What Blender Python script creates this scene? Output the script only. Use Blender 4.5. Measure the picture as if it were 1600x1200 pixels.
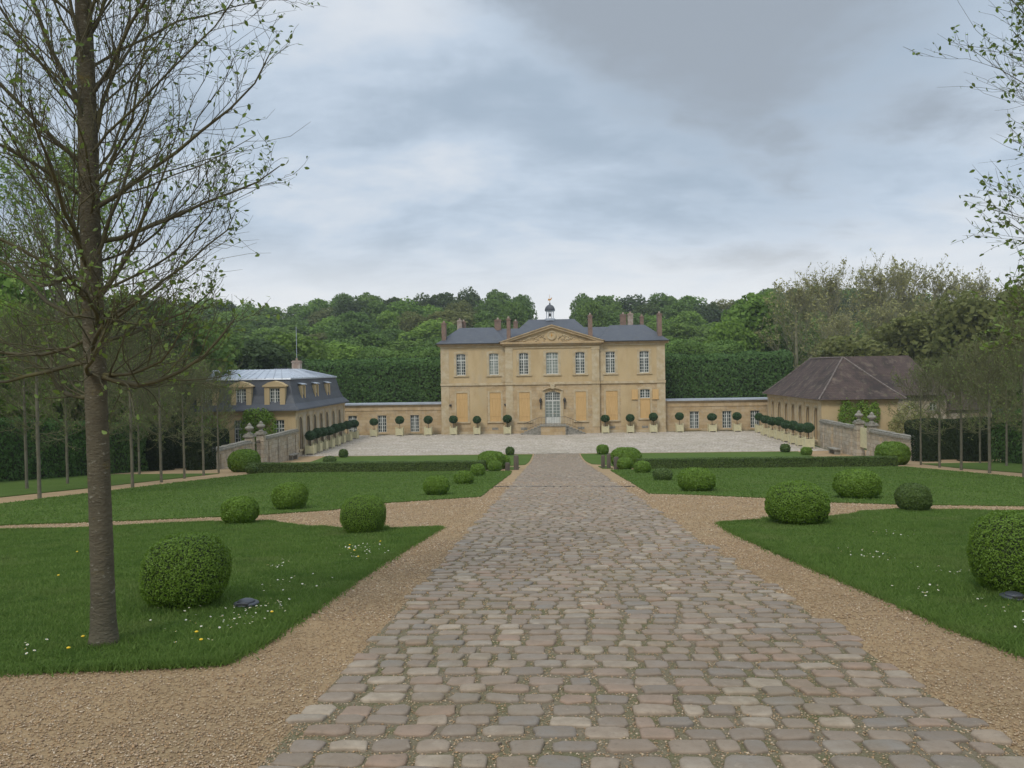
import bpy, bmesh, math, random
import numpy as np
from mathutils import Vector, Matrix
R_ = math.radians
scene = bpy.context.scene
for o in list(bpy.data.objects): bpy.data.objects.remove(o)
# ---------------------------------------------------------------- camera
cam = bpy.data.cameras.new('camera'); cam.lens = 27.99; cam.sensor_width = 36; cam.clip_end = 3000; cam.clip_start = .05
camo = bpy.data.objects.new('camera', cam); scene.collection.objects.link(camo)
camo.matrix_world = Matrix.Translation((-.42, 0, 1.6)) @ Matrix.Rotation(math.atan(60/1244), 4, 'Z') @ Matrix.Rotation(math.pi/2-math.atan(23.7/1244), 4, 'X') @ Matrix.Rotation(-.016, 4, 'Z')
scene.camera = camo
scene.view_settings.view_transform = 'Standard'; scene.view_settings.look = 'None'
scene.view_settings.exposure = 0.0; scene.view_settings.gamma = 1
# ---------------------------------------------------------------- sky and sun
SUN_EL, SUN_AZ = R_(48), R_(205)
w = bpy.data.worlds.new('World'); scene.world = w; w.use_nodes = True
def build_world():
    nt = w.node_tree; nt.nodes.clear(); N = nt.nodes.new; L = nt.links.new
    def math_(op, a, b=None, c=None, clamp=False):
        n = N('ShaderNodeMath'); n.operation = op; n.use_clamp = clamp
        for i, v in enumerate((a, b, c)):
            if v is None: continue
            if isinstance(v, (int, float)): n.inputs[i].default_value = v
            else: L(v, n.inputs[i])
        return n.outputs[0]
    def smooth(v, a, b, lo=0, hi=1):
        n = N('ShaderNodeMapRange'); n.interpolation_type = 'SMOOTHSTEP'
        L(v, n.inputs[0]); n.inputs[1].default_value = a; n.inputs[2].default_value = b; n.inputs[3].default_value = lo; n.inputs[4].default_value = hi
        return n.outputs[0]
    tc = N('ShaderNodeTexCoord'); sp = N('ShaderNodeSeparateXYZ'); L(tc.outputs['Generated'], sp.inputs[0])
    x, y, z = sp.outputs
    zz = math_('ADD', math_('MAXIMUM', z, 0), .26)
    cb = N('ShaderNodeCombineXYZ'); L(math_('DIVIDE', x, zz), cb.inputs[0]); L(math_('DIVIDE', y, zz), cb.inputs[1])
    def noise(scale, detail, rough, dist, off, sx=1, sy=1):
        m = N('ShaderNodeMapping'); m.inputs['Location'].default_value = off; m.inputs['Scale'].default_value = (sx, sy, 1); L(cb.outputs[0], m.inputs[0])
        n = N('ShaderNodeTexNoise'); L(m.outputs[0], n.inputs['Vector']); n.inputs['Scale'].default_value = scale
        n.inputs['Detail'].default_value = detail; n.inputs['Roughness'].default_value = rough; n.inputs['Distortion'].default_value = dist
        return n.outputs[0]
    n1 = noise(1.0, 9, .56, .25, (3.1, 7.7, 0), 1, 1.2); n2 = noise(2.9, 9, .58, .3, (1.3, 2.9, 4), 1, 1.6); n3 = noise(.55, 5, .55, .3, (9.2, 4.4, 2))
    # cloud brightness from two noises
    base = math_('ADD', math_('MULTIPLY', n1, .72), math_('MULTIPLY', n2, .28))
    bright = smooth(base, .36, .66)
    # a heavier bank of cloud high to the right of the view
    def lobe(az, el, rad):
        d = Vector((math.sin(R_(az))*math.cos(R_(el)), math.cos(R_(az))*math.cos(R_(el)), math.sin(R_(el))))
        n = N('ShaderNodeVectorMath'); n.operation = 'DOT_PRODUCT'; L(tc.outputs['Generated'], n.inputs[0]); n.inputs[1].default_value = d
        v = math_('ADD', n.outputs['Value'], math_('MULTIPLY', math_('SUBTRACT', n1, .5), .22))
        v = math_('ADD', v, math_('MULTIPLY', math_('SUBTRACT', n2, .5), .05))
        return smooth(v, math.cos(R_(rad)), math.cos(R_(rad*.35)))
    dark = lobe(14, 25, 17)
    bright = math_('MULTIPLY', bright, math_('SUBTRACT', 1, math_('MULTIPLY', dark, .85)))
    cr = N('ShaderNodeValToRGB'); L(bright, cr.inputs[0]); e = cr.color_ramp.elements
    e[0].position = 0; e[0].color = (.42, .515, .625, 1); e[1].position = 1; e[1].color = (.80, .845, .90, 1)
    k = cr.color_ramp.elements.new(.45); k.color = (.59, .69, .81, 1)
    mxd = N('ShaderNodeMixRGB'); mxd.blend_type = 'MIX'; L(math_('MULTIPLY', dark, .85), mxd.inputs[0]); L(cr.outputs[0], mxd.inputs[1]); mxd.inputs[2].default_value = (.36, .405, .46, 1)
    # paler toward the horizon, broken by bluish gaps
    hz = math_('MULTIPLY', smooth(z, .19, .05), smooth(n3, .38, .54))
    mxh = N('ShaderNodeMixRGB'); L(math_('MULTIPLY', hz, .85), mxh.inputs[0]); L(mxd.outputs[0], mxh.inputs[1]); mxh.inputs[2].default_value = (.98, .98, .98, 1)
    zen = smooth(z, .45, .9, 1, 1.75)
    bg = N('ShaderNodeBackground'); L(mxh.outputs[0], bg.inputs[0]); L(zen, bg.inputs[1])
    sky = N('ShaderNodeTexSky'); sky.sky_type = 'NISHITA'; sky.sun_disc = False; sky.sun_elevation = SUN_EL; sky.sun_rotation = SUN_AZ
    bs = N('ShaderNodeBackground'); L(sky.outputs[0], bs.inputs[0]); bs.inputs[1].default_value = .07
    mx = N('ShaderNodeMixShader'); mx.inputs[0].default_value = .9; L(bs.outputs[0], mx.inputs[1]); L(bg.outputs[0], mx.inputs[2])
    out = N('ShaderNodeOutputWorld'); L(mx.outputs[0], out.inputs[0])
build_world()
sl = bpy.data.lights.new('sun', 'SUN'); sl.energy = 1.6; sl.angle = R_(15); sl.color = (1, .95, .88)
so = bpy.data.objects.new('sun', sl); scene.collection.objects.link(so)
_d = Vector((math.sin(SUN_AZ)*math.cos(SUN_EL), math.cos(SUN_AZ)*math.cos(SUN_EL), math.sin(SUN_EL)))
so.rotation_euler = _d.to_track_quat('Z', 'Y').to_euler(); so.location = (0, -20, 40)
# ---------------------------------------------------------------- ground heights
ZC = -5.6
def gz_raw(Y):
    if Y > 112:
        return ZC + (Y-112)*.1 if Y < 300 else ZC + 18.8 + (Y-300)*.01
    a = -.0906*Y; d = a-ZC; ww = .5
    if d > ww: return a
    if d < -ww: return ZC
    return ZC+(d+ww)**2/(4*ww)
KN = [-60., 55., 56., 57, 58, 59, 60, 61, 62, 63, 64, 65, 66, 67, 68, 112, 300, 900]
KZ = [gz_raw(k) for k in KN]
def gz(Y): return float(np.interp(Y, KN, KZ))
def gza(Y): return np.interp(Y, KN, KZ)
# ---------------------------------------------------------------- materials
def mat(name, col, rough=.8, var=None, vscale=3., vdet=4, bump=0, bscale=20., island=None, objrand=None, spec=.3, trans=0, metal=0, stretch=None, stain=None, brick=None, bumpdist=.02, wave=None):
    m = bpy.data.materials.new(name); m.use_nodes = True; nt = m.node_tree; N = nt.nodes.new; L = nt.links.new
    b = nt.nodes['Principled BSDF']; b.inputs['Roughness'].default_value = rough; b.inputs['Specular IOR Level'].default_value = spec; b.inputs['Metallic'].default_value = metal
    tc = N('ShaderNodeTexCoord'); geo = N('ShaderNodeNewGeometry')
    mp = N('ShaderNodeMapping'); L(tc.outputs['Object'], mp.inputs[0])
    if stretch: mp.inputs['Scale'].default_value = stretch
    vec = mp.outputs[0]
    def rgb(c):
        n = N('ShaderNodeRGB'); n.outputs[0].default_value = (*c, 1); return n.outputs[0]
    cur = rgb(col)
    def mixc(f, a, bb, mode='MIX'):
        n = N('ShaderNodeMixRGB'); n.blend_type = mode
        if isinstance(f, float): n.inputs[0].default_value = f
        else: L(f, n.inputs[0])
        L(a, n.inputs[1]); L(bb, n.inputs[2]); return n.outputs[0]
    def noise(s, d, r=.55, v=None):
        n = N('ShaderNodeTexNoise'); n.inputs['Scale'].default_value = s; n.inputs['Detail'].default_value = d; n.inputs['Roughness'].default_value = r
        L(v or vec, n.inputs['Vector']); return n.outputs[0]
    def rng_(v, a, bb, lo=0., hi=1.):
        n = N('ShaderNodeMapRange'); L(v, n.inputs[0]); n.inputs[1].default_value = a; n.inputs[2].default_value = bb; n.inputs[3].default_value = lo; n.inputs[4].default_value = hi; return n.outputs[0]
    if island:
        cr = N('ShaderNodeValToRGB'); L(geo.outputs['Random Per Island'], cr.inputs[0]); es = cr.color_ramp.elements
        es[0].color = (*island[0], 1); es[1].color = (*island[-1], 1); es[0].position = 0; es[1].position = 1
        for i in range(1, len(island)-1):
            e = cr.color_ramp.elements.new(i/(len(island)-1)); e.color = (*island[i], 1)
        cur = cr.outputs[0]
    if brick:
        bt = N('ShaderNodeTexBrick'); bt.inputs['Scale'].default_value = 1; bt.inputs['Brick Width'].default_value = brick[0]; bt.inputs['Row Height'].default_value = brick[1]
        bt.inputs['Mortar Size'].default_value = brick[2]; bt.inputs['Color1'].default_value = (*col, 1); bt.inputs['Color2'].default_value = (*brick[3], 1); bt.inputs['Mortar'].default_value = (*brick[4], 1)
        bt.inputs['Mortar Smooth'].default_value = .3; bt.inputs['Bias'].default_value = 0
        # walls: run bricks along x+y horizontally, z upward
        s = N('ShaderNodeSeparateXYZ'); L(tc.outputs['Object'], s.inputs[0]); a = N('ShaderNodeMath'); L(s.outputs[0], a.inputs[0]); L(s.outputs[1], a.inputs[1])
        c = N('ShaderNodeCombineXYZ'); L(a.outputs[0], c.inputs[0]); L(s.outputs[2], c.inputs[1])
        if len(brick) > 5 and brick[5] == 'flat': L(tc.outputs['Object'], bt.inputs['Vector'])
        else: L(c.outputs[0], bt.inputs['Vector'])
        cur = bt.outputs['Color']
    if var: cur = mixc(rng_(noise(vscale, vdet), .35, .65), cur, rgb(var) if not (island or brick) else mixc(.55, cur, rgb(var)))
    if stain:
        for c2, s2, lo, hi, am in stain:
            cur = mixc(rng_(noise(s2, 6, .65), lo, hi, 0, am), cur, rgb(c2))
    if objrand:
        oi = N('ShaderNodeObjectInfo'); cur = mixc(rng_(oi.outputs['Random'], 0, 1), cur, mixc(1., cur, rgb(objrand), 'MULTIPLY'))
    L(cur, b.inputs['Base Color'])
    if bump:
        bn = N('ShaderNodeBump'); bn.inputs['Strength'].default_value = bump; bn.inputs['Distance'].default_value = bumpdist
        L(noise(bscale, 5, .6), bn.inputs['Height']); L(bn.outputs[0], b.inputs['Normal'])
    if trans:
        t = N('ShaderNodeBsdfTranslucent'); L(cur, t.inputs[0]); mx = N('ShaderNodeMixShader'); mx.inputs[0].default_value = trans
        L(b.outputs[0], mx.inputs[1]); L(t.outputs[0], mx.inputs[2]); L(mx.outputs[0], nt.nodes['Material Output'].inputs[0])
    return m
M = {}
M['grass'] = mat('grass', (0.0837, 0.1326, 0.028), .95, var=(0.1053, 0.1534, 0.0364), vscale=.35, bump=.9, bscale=40, bumpdist=.04, stain=[((0.0513, 0.1014, 0.0224), 7, .42, .7, .55), ((0.1485, 0.1755, 0.063), 1.6, .55, .8, .35), ((0.162, 0.169, 0.084), 24, .6, .75, .5)], spec=.05)
M['blade'] = mat('grass_blade', (0.0621, 0.1366, 0.0252), .7, island=[(0.1056, 0.18, 0.03528), (0.1366, 0.2236, 0.04536), (0.1863, 0.2608, 0.0693), (0.1179, 0.205, 0.0378)], spec=.15, trans=.45, var=(0.1366, 0.2173, 0.0441), vscale=.6, stain=[((.21, .23, .085), .8, .52, .72, .45), ((.06, .13, .025), 2.1, .5, .7, .5)])
M['gravel'] = mat('gravel', (0.3677, 0.253, 0.1355), .95, var=(0.3064, 0.2156, 0.1195), vscale=.8, bump=.8, bscale=55, stain=[((0.5107, 0.3843, 0.2312), 45, .5, .66, .6), ((0.2043, 0.1311, 0.07173), 34, .52, .7, .6), ((0.2452, 0.1874, 0.09567), 1.3, .55, .75, .4)], spec=.15)
M['pebble'] = mat('pebble', (0.48, 0.339, 0.204), .85, island=[(0.432, 0.3051, 0.1836), (0.204, 0.1356, 0.0867), (0.54, 0.4181, 0.2754), (0.3, 0.2034, 0.1224), (0.504, 0.3277, 0.1734), (0.24, 0.1808, 0.1224), (0.396, 0.2938, 0.1938), (0.66, 0.5424, 0.3978), (0.36, 0.226, 0.1224)], spec=.2, var=(0.324, 0.226, 0.1224), vscale=1.1)
M['joint'] = mat('joint', (.20, .165, .115), .95, var=(.15, .135, .07), vscale=2.2, bump=.8, bscale=50, stain=[((.34, .28, .2), 60, .52, .68, .7), ((.09, .11, .03), 5, .54, .7, .55)], spec=.1)
M['cobble'] = mat('cobblestone', (0.2813, 0.2232, 0.1697), .62, island=[(0.2813, 0.218, 0.1556), (0.208, 0.1699, 0.1301), (0.3375, 0.2605, 0.1837), (0.2532, 0.2074, 0.1601), (0.3038, 0.2074, 0.1415), (0.2363, 0.1914, 0.1415), (0.3938, 0.3189, 0.231), (0.208, 0.1829, 0.1508), (0.2701, 0.2021, 0.1415)], var=(0.208, 0.1543, 0.1036), vscale=9, bump=.45, bscale=45, bumpdist=.008, spec=.35, stain=[((0.18, 0.1437, 0.0754), 1.1, .5, .72, .45), ((0.1462, 0.1116, 0.0754), 30, .55, .72, .5), ((0.4276, 0.3614, 0.2734), 14, .6, .74, .4)])
M['court'] = mat('court_cobble', (0.4379, 0.3763, 0.3022), .8, var=(0.3522, 0.3011, 0.239), vscale=.35, brick=(.28, .2, .03, (0.3808, 0.3293, 0.2616), (0.2285, 0.1976, 0.1443), 'flat'), bump=.6, bscale=9, bumpdist=.06, stain=[((0.257, 0.2352, 0.1533), 1.3, .48, .7, .6), ((0.5902, 0.5363, 0.451), 3.4, .52, .68, .6), ((0.2856, 0.2446, 0.1804), 9, .55, .7, .5)])
M['courtstone'] = mat('court_stone', (0.4788, 0.4113, 0.3345), .75, island=[(0.4022, 0.3459, 0.2802), (0.498, 0.43, 0.3526), (0.316, 0.2711, 0.2215), (0.5746, 0.5048, 0.4249), (0.4501, 0.3926, 0.3254)], var=(0.3447, 0.2991, 0.226), vscale=.5, stain=[((0.2873, 0.2571, 0.1718), .8, .5, .68, .55)])
M['earth'] = mat('meadow', (.05, .085, .025), .95, var=(.07, .085, .035), vscale=.15, bump=.5, bscale=3)
M['stucco'] = mat('ochre_stucco', (0.5044, 0.3752, 0.2037), .9, var=(0.5529, 0.4227, 0.2425), vscale=.6, bump=.25, bscale=12, stretch=(1, 1, .4), stain=[((0.388, 0.266, 0.1358), 1.0, .5, .73, .5), ((0.4462, 0.38, 0.2716), .7, .52, .72, .5), ((0.3201, 0.247, 0.1552), 3.2, .6, .78, .45)], spec=.15)
M['stone'] = mat('dressed_limestone', (0.5335, 0.4085, 0.2522), .85, brick=(.9, .34, .012, (0.4753, 0.342, 0.1843), (0.3589, 0.266, 0.1552)), bump=.35, bscale=14, stain=[((0.291, 0.19, 0.09215), 1.0, .48, .70, .65), ((0.4074, 0.361, 0.291), 2.2, .52, .72, .55), ((0.2425, 0.19, 0.1358), 3.8, .57, .76, .6)], spec=.15)
M['trimstone'] = mat('pale_stone', (.55, .46, .31), .85, var=(.47, .36, .21), vscale=1.6, bump=.3, bscale=16, stain=[((.33, .27, .18), 2.4, .52, .74, .6), ((.40, .28, .14), 1.1, .5, .7, .5)], spec=.15)
M['wallstone'] = mat('weathered_limestone', (.50, .44, .35), .9, brick=(.8, .3, .014, (.43, .35, .25), (.28, .24, .18)), bump=.6, bscale=10, bumpdist=.05, stain=[((.24, .21, .165), 2.2, .47, .66, .75), ((.52, .38, .2), .8, .55, .7, .5), ((.16, .15, .11), 8, .58, .75, .6)], spec=.1)
M['greystone'] = mat('lichened_stone', (.34, .31, .26), .9, var=(.2, .19, .15), vscale=5, bump=.6, bscale=18, stain=[((.12, .12, .09), 11, .5, .7, .6)])
M['slate'] = mat('slate', (.088, .096, .11), .6, var=(.07, .077, .09), vscale=1.2, brick=(.24, .13, .008, (.076, .083, .096), (.05, .054, .062)), bump=.2, bscale=20, spec=.4, stain=[((.13, .13, .12), 1.5, .52, .72, .5), ((.055, .058, .062), .6, .5, .7, .5)])
M['tile'] = mat('brown_roof_tile', (.105, .074, .062), .85, brick=(.2, .14, .012, (.08, .058, .05), (.045, .034, .03)), bump=.5, bscale=16, bumpdist=.03, stain=[((.042, .034, .031), .55, .47, .62, .85), ((.20, .155, .12), 1.3, .53, .7, .6), ((.10, .10, .05), 2.6, .56, .7, .5)], stretch=(1, 1, .35), spec=.15)
M['ridge'] = mat('ridge_mortar', (0.2083, 0.1776, 0.1536), .85, var=(0.124, 0.096, 0.0816), vscale=4)
M['zinc'] = mat('zinc_sheet', (.50, .535, .58), .42, var=(.40, .43, .47), vscale=1.4, bump=.1, bscale=6, metal=.25, spec=.5, stain=[((.27, .27, .26), 2.2, .55, .8, .5)])
M['brick'] = mat('chimney_brick', (0.2551, 0.133, 0.09144), .9, brick=(.24, .085, .012, (0.1962, 0.1014, 0.07185), (0.2551, 0.2536, 0.209)), bump=.3, bscale=20, stain=[((0.1276, 0.1014, 0.08491), 2.6, .5, .7, .6)])
M['potstone'] = mat('chimney_stone', (.40, .34, .28), .9, var=(.3, .22, .17), vscale=3)
M['white'] = mat('white_paint', (.66, .66, .60), .5, var=(.56, .56, .51), vscale=3)
M['glass'] = mat('window_glass', (.035, .045, .045), .08, spec=.5, var=(.10, .12, .11), vscale=.9)
M['pale'] = mat('pale_render', (.52, .46, .35), .9, var=(.44, .37, .26), vscale=1.2, bump=.3, bscale=12, stain=[((.33, .24, .13), 1.1, .5, .7, .6), ((.26, .22, .16), 3, .56, .76, .5)], spec=.15)
M['curtain'] = mat('window_with_blind', (.26, .29, .25), .25, spec=.5, var=(.19, .22, .20), vscale=.9)
M['board'] = mat('pine_board', (0.6355, 0.4198, 0.1879), .7, var=(0.5508, 0.3471, 0.1426), vscale=2.5, stretch=(7, 7, .5), stain=[((0.4448, 0.2687, 0.1166), 6, .55, .75, .4)])
M['boardg'] = mat('weathered_shutter', (.25, .17, .095), .8, var=(.19, .13, .08), vscale=3, stretch=(5, 5, .6))
M['iron'] = mat('wrought_iron', (.035, .033, .03), .5, spec=.5)
M['gold'] = mat('gilded_metal', (.62, .30, .06), .35, metal=.7)
M['bronze'] = mat('bell_bronze', (.09, .085, .06), .45, metal=.7)
M['cream'] = mat('cream_paint', (.66, .60, .37), .6, var=(.57, .52, .32), vscale=4, stain=[((.42, .40, .26), 7, .56, .75, .5)])
M['soil'] = mat('soil', (.06, .045, .03), .95, bump=.5)
M['bark'] = mat('lime_bark', (0.1339, 0.118, 0.07998), .9, var=(0.1024, 0.09036, 0.0611), vscale=7, bump=1.0, bscale=30, bumpdist=.02, stretch=(1, 1, 2.0), stain=[((0.3491, 0.3374, 0.2666), 15, .6, .68, .7), ((0.2328, 0.1807, 0.03888), 3, .58, .72, .6), ((0.0989, 0.08193, 0.05777), 9, .5, .7, .6)], spec=.12)
M['twig'] = mat('lime_twig', (0.0826, 0.07525, 0.05111), .8, var=(0.1133, 0.1042, 0.05476), vscale=3, stain=[((0.1998, 0.1881, 0.04868), 4, .56, .72, .5)], spec=.15)
M['thinbark'] = mat('young_bark', (0.1683, 0.1569, 0.1105), .9, var=(0.1188, 0.1063, 0.07225), vscale=6, bump=.4)
M['haze_twig'] = mat('olive_twig', (0.1234, 0.1206, 0.06334), .9, var=(0.1481, 0.147, 0.06968), vscale=2)
M['olive_wood'] = mat('pale_olive_twig', (0.2875, 0.266, 0.1788), .9, var=(0.2444, 0.2372, 0.1375), vscale=2)
M['leaf'] = mat('lime_leaf', (0.15, 0.25, 0.042), .5, island=[(0.1125, 0.1688, 0.0364), (0.1562, 0.2313, 0.0476), (0.2063, 0.3, 0.063), (0.15, 0.1875, 0.056)], spec=.3, trans=.35)
M['leafbright'] = mat('fresh_leaf', (0.1999, 0.3416, 0.0697), .6, island=[(0.1333, 0.222, 0.04182), (0.1999, 0.3074, 0.05808), (0.2666, 0.3928, 0.08131)], spec=.25, trans=.35)
M['leafolive'] = mat('olive_leaf', (0.2333, 0.2434, 0.0975), .7, island=[(0.2527, 0.2434, 0.0975), (0.311, 0.3089, 0.1219), (0.3694, 0.3557, 0.1414)], spec=.15, trans=.3)
M['leafsparse'] = mat('budding_leaf', (0.1806, 0.2381, 0.07742), .7, island=[(0.1626, 0.2084, 0.05806), (0.1806, 0.258, 0.06193), (0.2168, 0.2679, 0.08711), (0.1806, 0.1885, 0.07742)], spec=.15, trans=.3)
def folmat(name, cols, objr=(1.35, 1.22, 1.0), v=(.06, .1, .02), vs=.25): return mat(name, cols[0], .75, island=cols, objrand=objr, spec=.2, trans=.4, var=v, vscale=vs)
M['wood_mid'] = folmat('wood_leaf_mid', [(0.09488, 0.1646, 0.0396), (0.1242, 0.2117, 0.0486), (0.1552, 0.2509, 0.0612)], v=(0.1035, 0.1725, 0.0432))
M['wood_bright'] = folmat('wood_leaf_bright', [(0.1176, 0.2106, 0.0396), (0.1568, 0.2668, 0.0504), (0.1882, 0.3089, 0.0648)], v=(0.1333, 0.2246, 0.0432))
M['wood_dark'] = folmat('wood_leaf_dark', [(0.05568, 0.09048, 0.03388), (0.07308, 0.1131, 0.04158), (0.087, 0.1304, 0.0462)], v=(0.06612, 0.1009, 0.04004))
M['wood_brown'] = folmat('wood_leaf_brown', [(0.1216, 0.149, 0.05474), (0.1458, 0.1782, 0.06118), (0.1702, 0.1976, 0.06762)], v=(0.1378, 0.149, 0.05796))
M['hedgeleaf'] = mat('hornbeam_leaf', (0.07488, 0.146, 0.03457), .7, island=[(0.06417, 0.1265, 0.03226), (0.08986, 0.1752, 0.04148), (0.1199, 0.2141, 0.05069)], spec=.25, trans=.3, var=(0.06846, 0.1362, 0.03457), vscale=.6)
M['hedgetop'] = mat('hornbeam_hedge_leaf', (0.08775, 0.1742, 0.03931), .7, island=[(0.1053, 0.1901, 0.03931), (0.1404, 0.2376, 0.04718), (0.1668, 0.2773, 0.05897)], spec=.25, trans=.3, var=(0.1228, 0.2059, 0.04325), vscale=.5)
M['boxleaf'] = mat('box_leaf', (0.06698, 0.1465, 0.02268), .5, island=[(0.1072, 0.1864, 0.02117), (0.154, 0.253, 0.02722), (0.2076, 0.3329, 0.03629), (0.1205, 0.213, 0.02419)], spec=.35, trans=.35, var=(0.1473, 0.253, 0.02722), vscale=3)
M['boxdark'] = mat('dark_box_leaf', (0.04219, 0.078, 0.02016), .5, island=[(0.0675, 0.1123, 0.02352), (0.09281, 0.1482, 0.03024), (0.1266, 0.1872, 0.04032)], spec=.35, trans=.25)
M['bay'] = mat('bay_leaf', (0.0336, 0.084, 0.0234), .45, island=[(0.02352, 0.06048, 0.01872), (0.03696, 0.08736, 0.02496), (0.05376, 0.1176, 0.0312)], spec=.4, trans=.12)
M['yew'] = mat('yew_leaf', (0.0234, 0.0364, 0.013), .7, island=[(0.0169, 0.0286, 0.0117), (0.0247, 0.0416, 0.0143), (0.0338, 0.052, 0.0169)], spec=.15, trans=.1)
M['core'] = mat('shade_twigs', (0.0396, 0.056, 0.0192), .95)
M['ivy'] = mat('ivy_leaf', (0.1237, 0.2277, 0.03775), .6, island=[(0.1754, 0.2846, 0.04152), (0.2269, 0.3605, 0.05286), (0.2889, 0.4365, 0.06607)], spec=.3, trans=.4)
M['plastic'] = mat('dark_grey_plastic', (.05, .055, .065), .45, spec=.5)
M['lens'] = mat('lamp_lens', (.16, .18, .2), .15, spec=.6)
M['oldwood'] = mat('weathered_oak', (.14, .115, .09), .85, var=(.09, .075, .06), vscale=6, stretch=(1, 1, .3), bump=.5)
M['petal'] = mat('daisy_petal', (.8, .8, .76), .6, trans=.2)
M['yellow'] = mat('dandelion_petal', (.75, .5, .03), .6)
M['steel'] = mat('dark_channel', (.06, .055, .05), .6)
# ---------------------------------------------------------------- mesh helpers
COL = scene.collection
def wloc(o):
    v = Vector((0, 0, 0))
    while o is not None: v += Vector(o.location); o = o.parent
    return v
def tag(o, label=None, cat=None, group=None, kind=None):
    if label: o['label'] = label
    if cat: o['category'] = cat
    if group: o['group'] = group
    if kind: o['kind'] = kind
    return o
def empty(name, loc, label, cat, group=None):
    o = bpy.data.objects.new(name, None); COL.objects.link(o); o.location = loc; o.empty_display_size = .3
    return tag(o, label, cat, group)
def link(name, me, parent=None, loc=None):
    o = bpy.data.objects.new(name, me); COL.objects.link(o)
    if parent: o.parent = parent
    if loc is not None: o.location = loc
    return o
class MB:
    def __init__(s): s.v = []; s.f = []; s.m = []
    def add(s, vs, fs, mi=0):
        n = len(s.v); s.v += [tuple(p) for p in vs]; s.f += [tuple(n+i for i in f) for f in fs]; s.m += [mi]*len(fs); return s
    def box(s, x0, x1, y0, y1, z0, z1, mi=0):
        return s.add([(x0, y0, z0), (x1, y0, z0), (x1, y1, z0), (x0, y1, z0), (x0, y0, z1), (x1, y0, z1), (x1, y1, z1), (x0, y1, z1)],
              [(0, 3, 2, 1), (4, 5, 6, 7), (0, 1, 5, 4), (1, 2, 6, 5), (2, 3, 7, 6), (3, 0, 4, 7)], mi)
    def quad(s, a, b, c, d, mi=0): return s.add([a, b, c, d], [(0, 1, 2, 3)], mi)
    def extr(s, poly, y0, y1, mi=0):       # polygon in x,z pushed along y
        n = len(poly); vs = [(x, y0, z) for x, z in poly]+[(x, y1, z) for x, z in poly]
        return s.add(vs, [tuple(range(n)), tuple(range(2*n-1, n-1, -1))]+[((i+1) % n, i, i+n, (i+1) % n+n) for i in range(n)], mi)
    def tube(s, pts, rad, n=6, mi=0, cap=True):
        pts = [Vector(p) for p in pts]; k = len(pts); rad = rad if hasattr(rad, '__len__') else [rad]*k; vs = []
        for i, p in enumerate(pts):
            t = (pts[min(i+1, k-1)]-pts[max(i-1, 0)]).normalized(); r = Vector((1, 0, 0)) if abs(t.x) < .8 else Vector((0, 1, 0))
            a = t.cross(r).normalized(); b = t.cross(a)
            for j in range(n): q = 2*math.pi*j/n; vs.append(p+(a*math.cos(q)+b*math.sin(q))*rad[i])
        fs = [(i*n+j, i*n+(j+1) % n, (i+1)*n+(j+1) % n, (i+1)*n+j) for i in range(k-1) for j in range(n)]
        if cap: fs += [tuple(range(n))[::-1], tuple(range((k-1)*n, k*n))]
        return s.add(vs, fs, mi)
    def lathe(s, prof, c, n=16, mi=0):
        vs = []; k = len(prof)
        for r, z in prof:
            for j in range(n): q = 2*math.pi*j/n; vs.append((c[0]+r*math.cos(q), c[1]+r*math.sin(q), c[2]+z))
        fs = [(i*n+j, i*n+(j+1) % n, (i+1)*n+(j+1) % n, (i+1)*n+j) for i in range(k-1) for j in range(n)]
        fs += [tuple(range(n))[::-1], tuple(range((k-1)*n, k*n))]
        return s.add(vs, fs, mi)
    def xf(s, mtx): s.v = [tuple(mtx @ Vector(p)) for p in s.v]; return s
    def mesh(s, name, mats, smooth=False, bevel=0):
        me = bpy.data.meshes.new(name); me.from_pydata(s.v, [], s.f)
        for m in (mats if isinstance(mats, (list, tuple)) else [mats]): me.materials.append(m)
        me.polygons.foreach_set('material_index', s.m)
        bm = bmesh.new(); bm.from_mesh(me); bmesh.ops.recalc_face_normals(bm, faces=bm.faces)
        if bevel: bmesh.ops.bevel(bm, geom=bm.edges[:], offset=bevel, segments=1, affect='EDGES')
        bm.to_mesh(me); bm.free()
        if smooth: me.polygons.foreach_set('use_smooth', [True]*len(me.polygons))
        return me
    def build(s, name, mats, parent=None, smooth=False, bevel=0, world=True, **kw):
        me = s.mesh(name, mats, smooth, bevel)
        o = link(name, me, parent)
        if kw: tag(o, **kw)
        return o
def npmesh(name, V, F, mats, mi=None, smooth=False):
    """V (n,3); F list of (m,k) index arrays, k constant per array"""
    me = bpy.data.meshes.new(name); V = np.asarray(V, np.float32)
    me.vertices.add(len(V)); me.vertices.foreach_set('co', V.ravel())
    loops = np.concatenate([f.ravel() for f in F]).astype(np.int32)
    cnt = np.concatenate([np.full(len(f), f.shape[1], np.int32) for f in F]); st = np.concatenate([[0], np.cumsum(cnt)[:-1]]).astype(np.int32)
    me.loops.add(len(loops)); me.loops.foreach_set('vertex_index', loops)
    me.polygons.add(len(cnt)); me.polygons.foreach_set('loop_start', st); me.polygons.foreach_set('loop_total', cnt)
    for m in (mats if isinstance(mats, (list, tuple)) else [mats]): me.materials.append(m)
    if mi is not None: me.polygons.foreach_set('material_index', np.asarray(mi, np.int32))
    if smooth: me.polygons.foreach_set('use_smooth', np.ones(len(cnt), bool))
    me.update(calc_edges=True); me.validate(); return me
def unit(a): return a/(np.linalg.norm(a, axis=1, keepdims=True)+1e-9)
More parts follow.
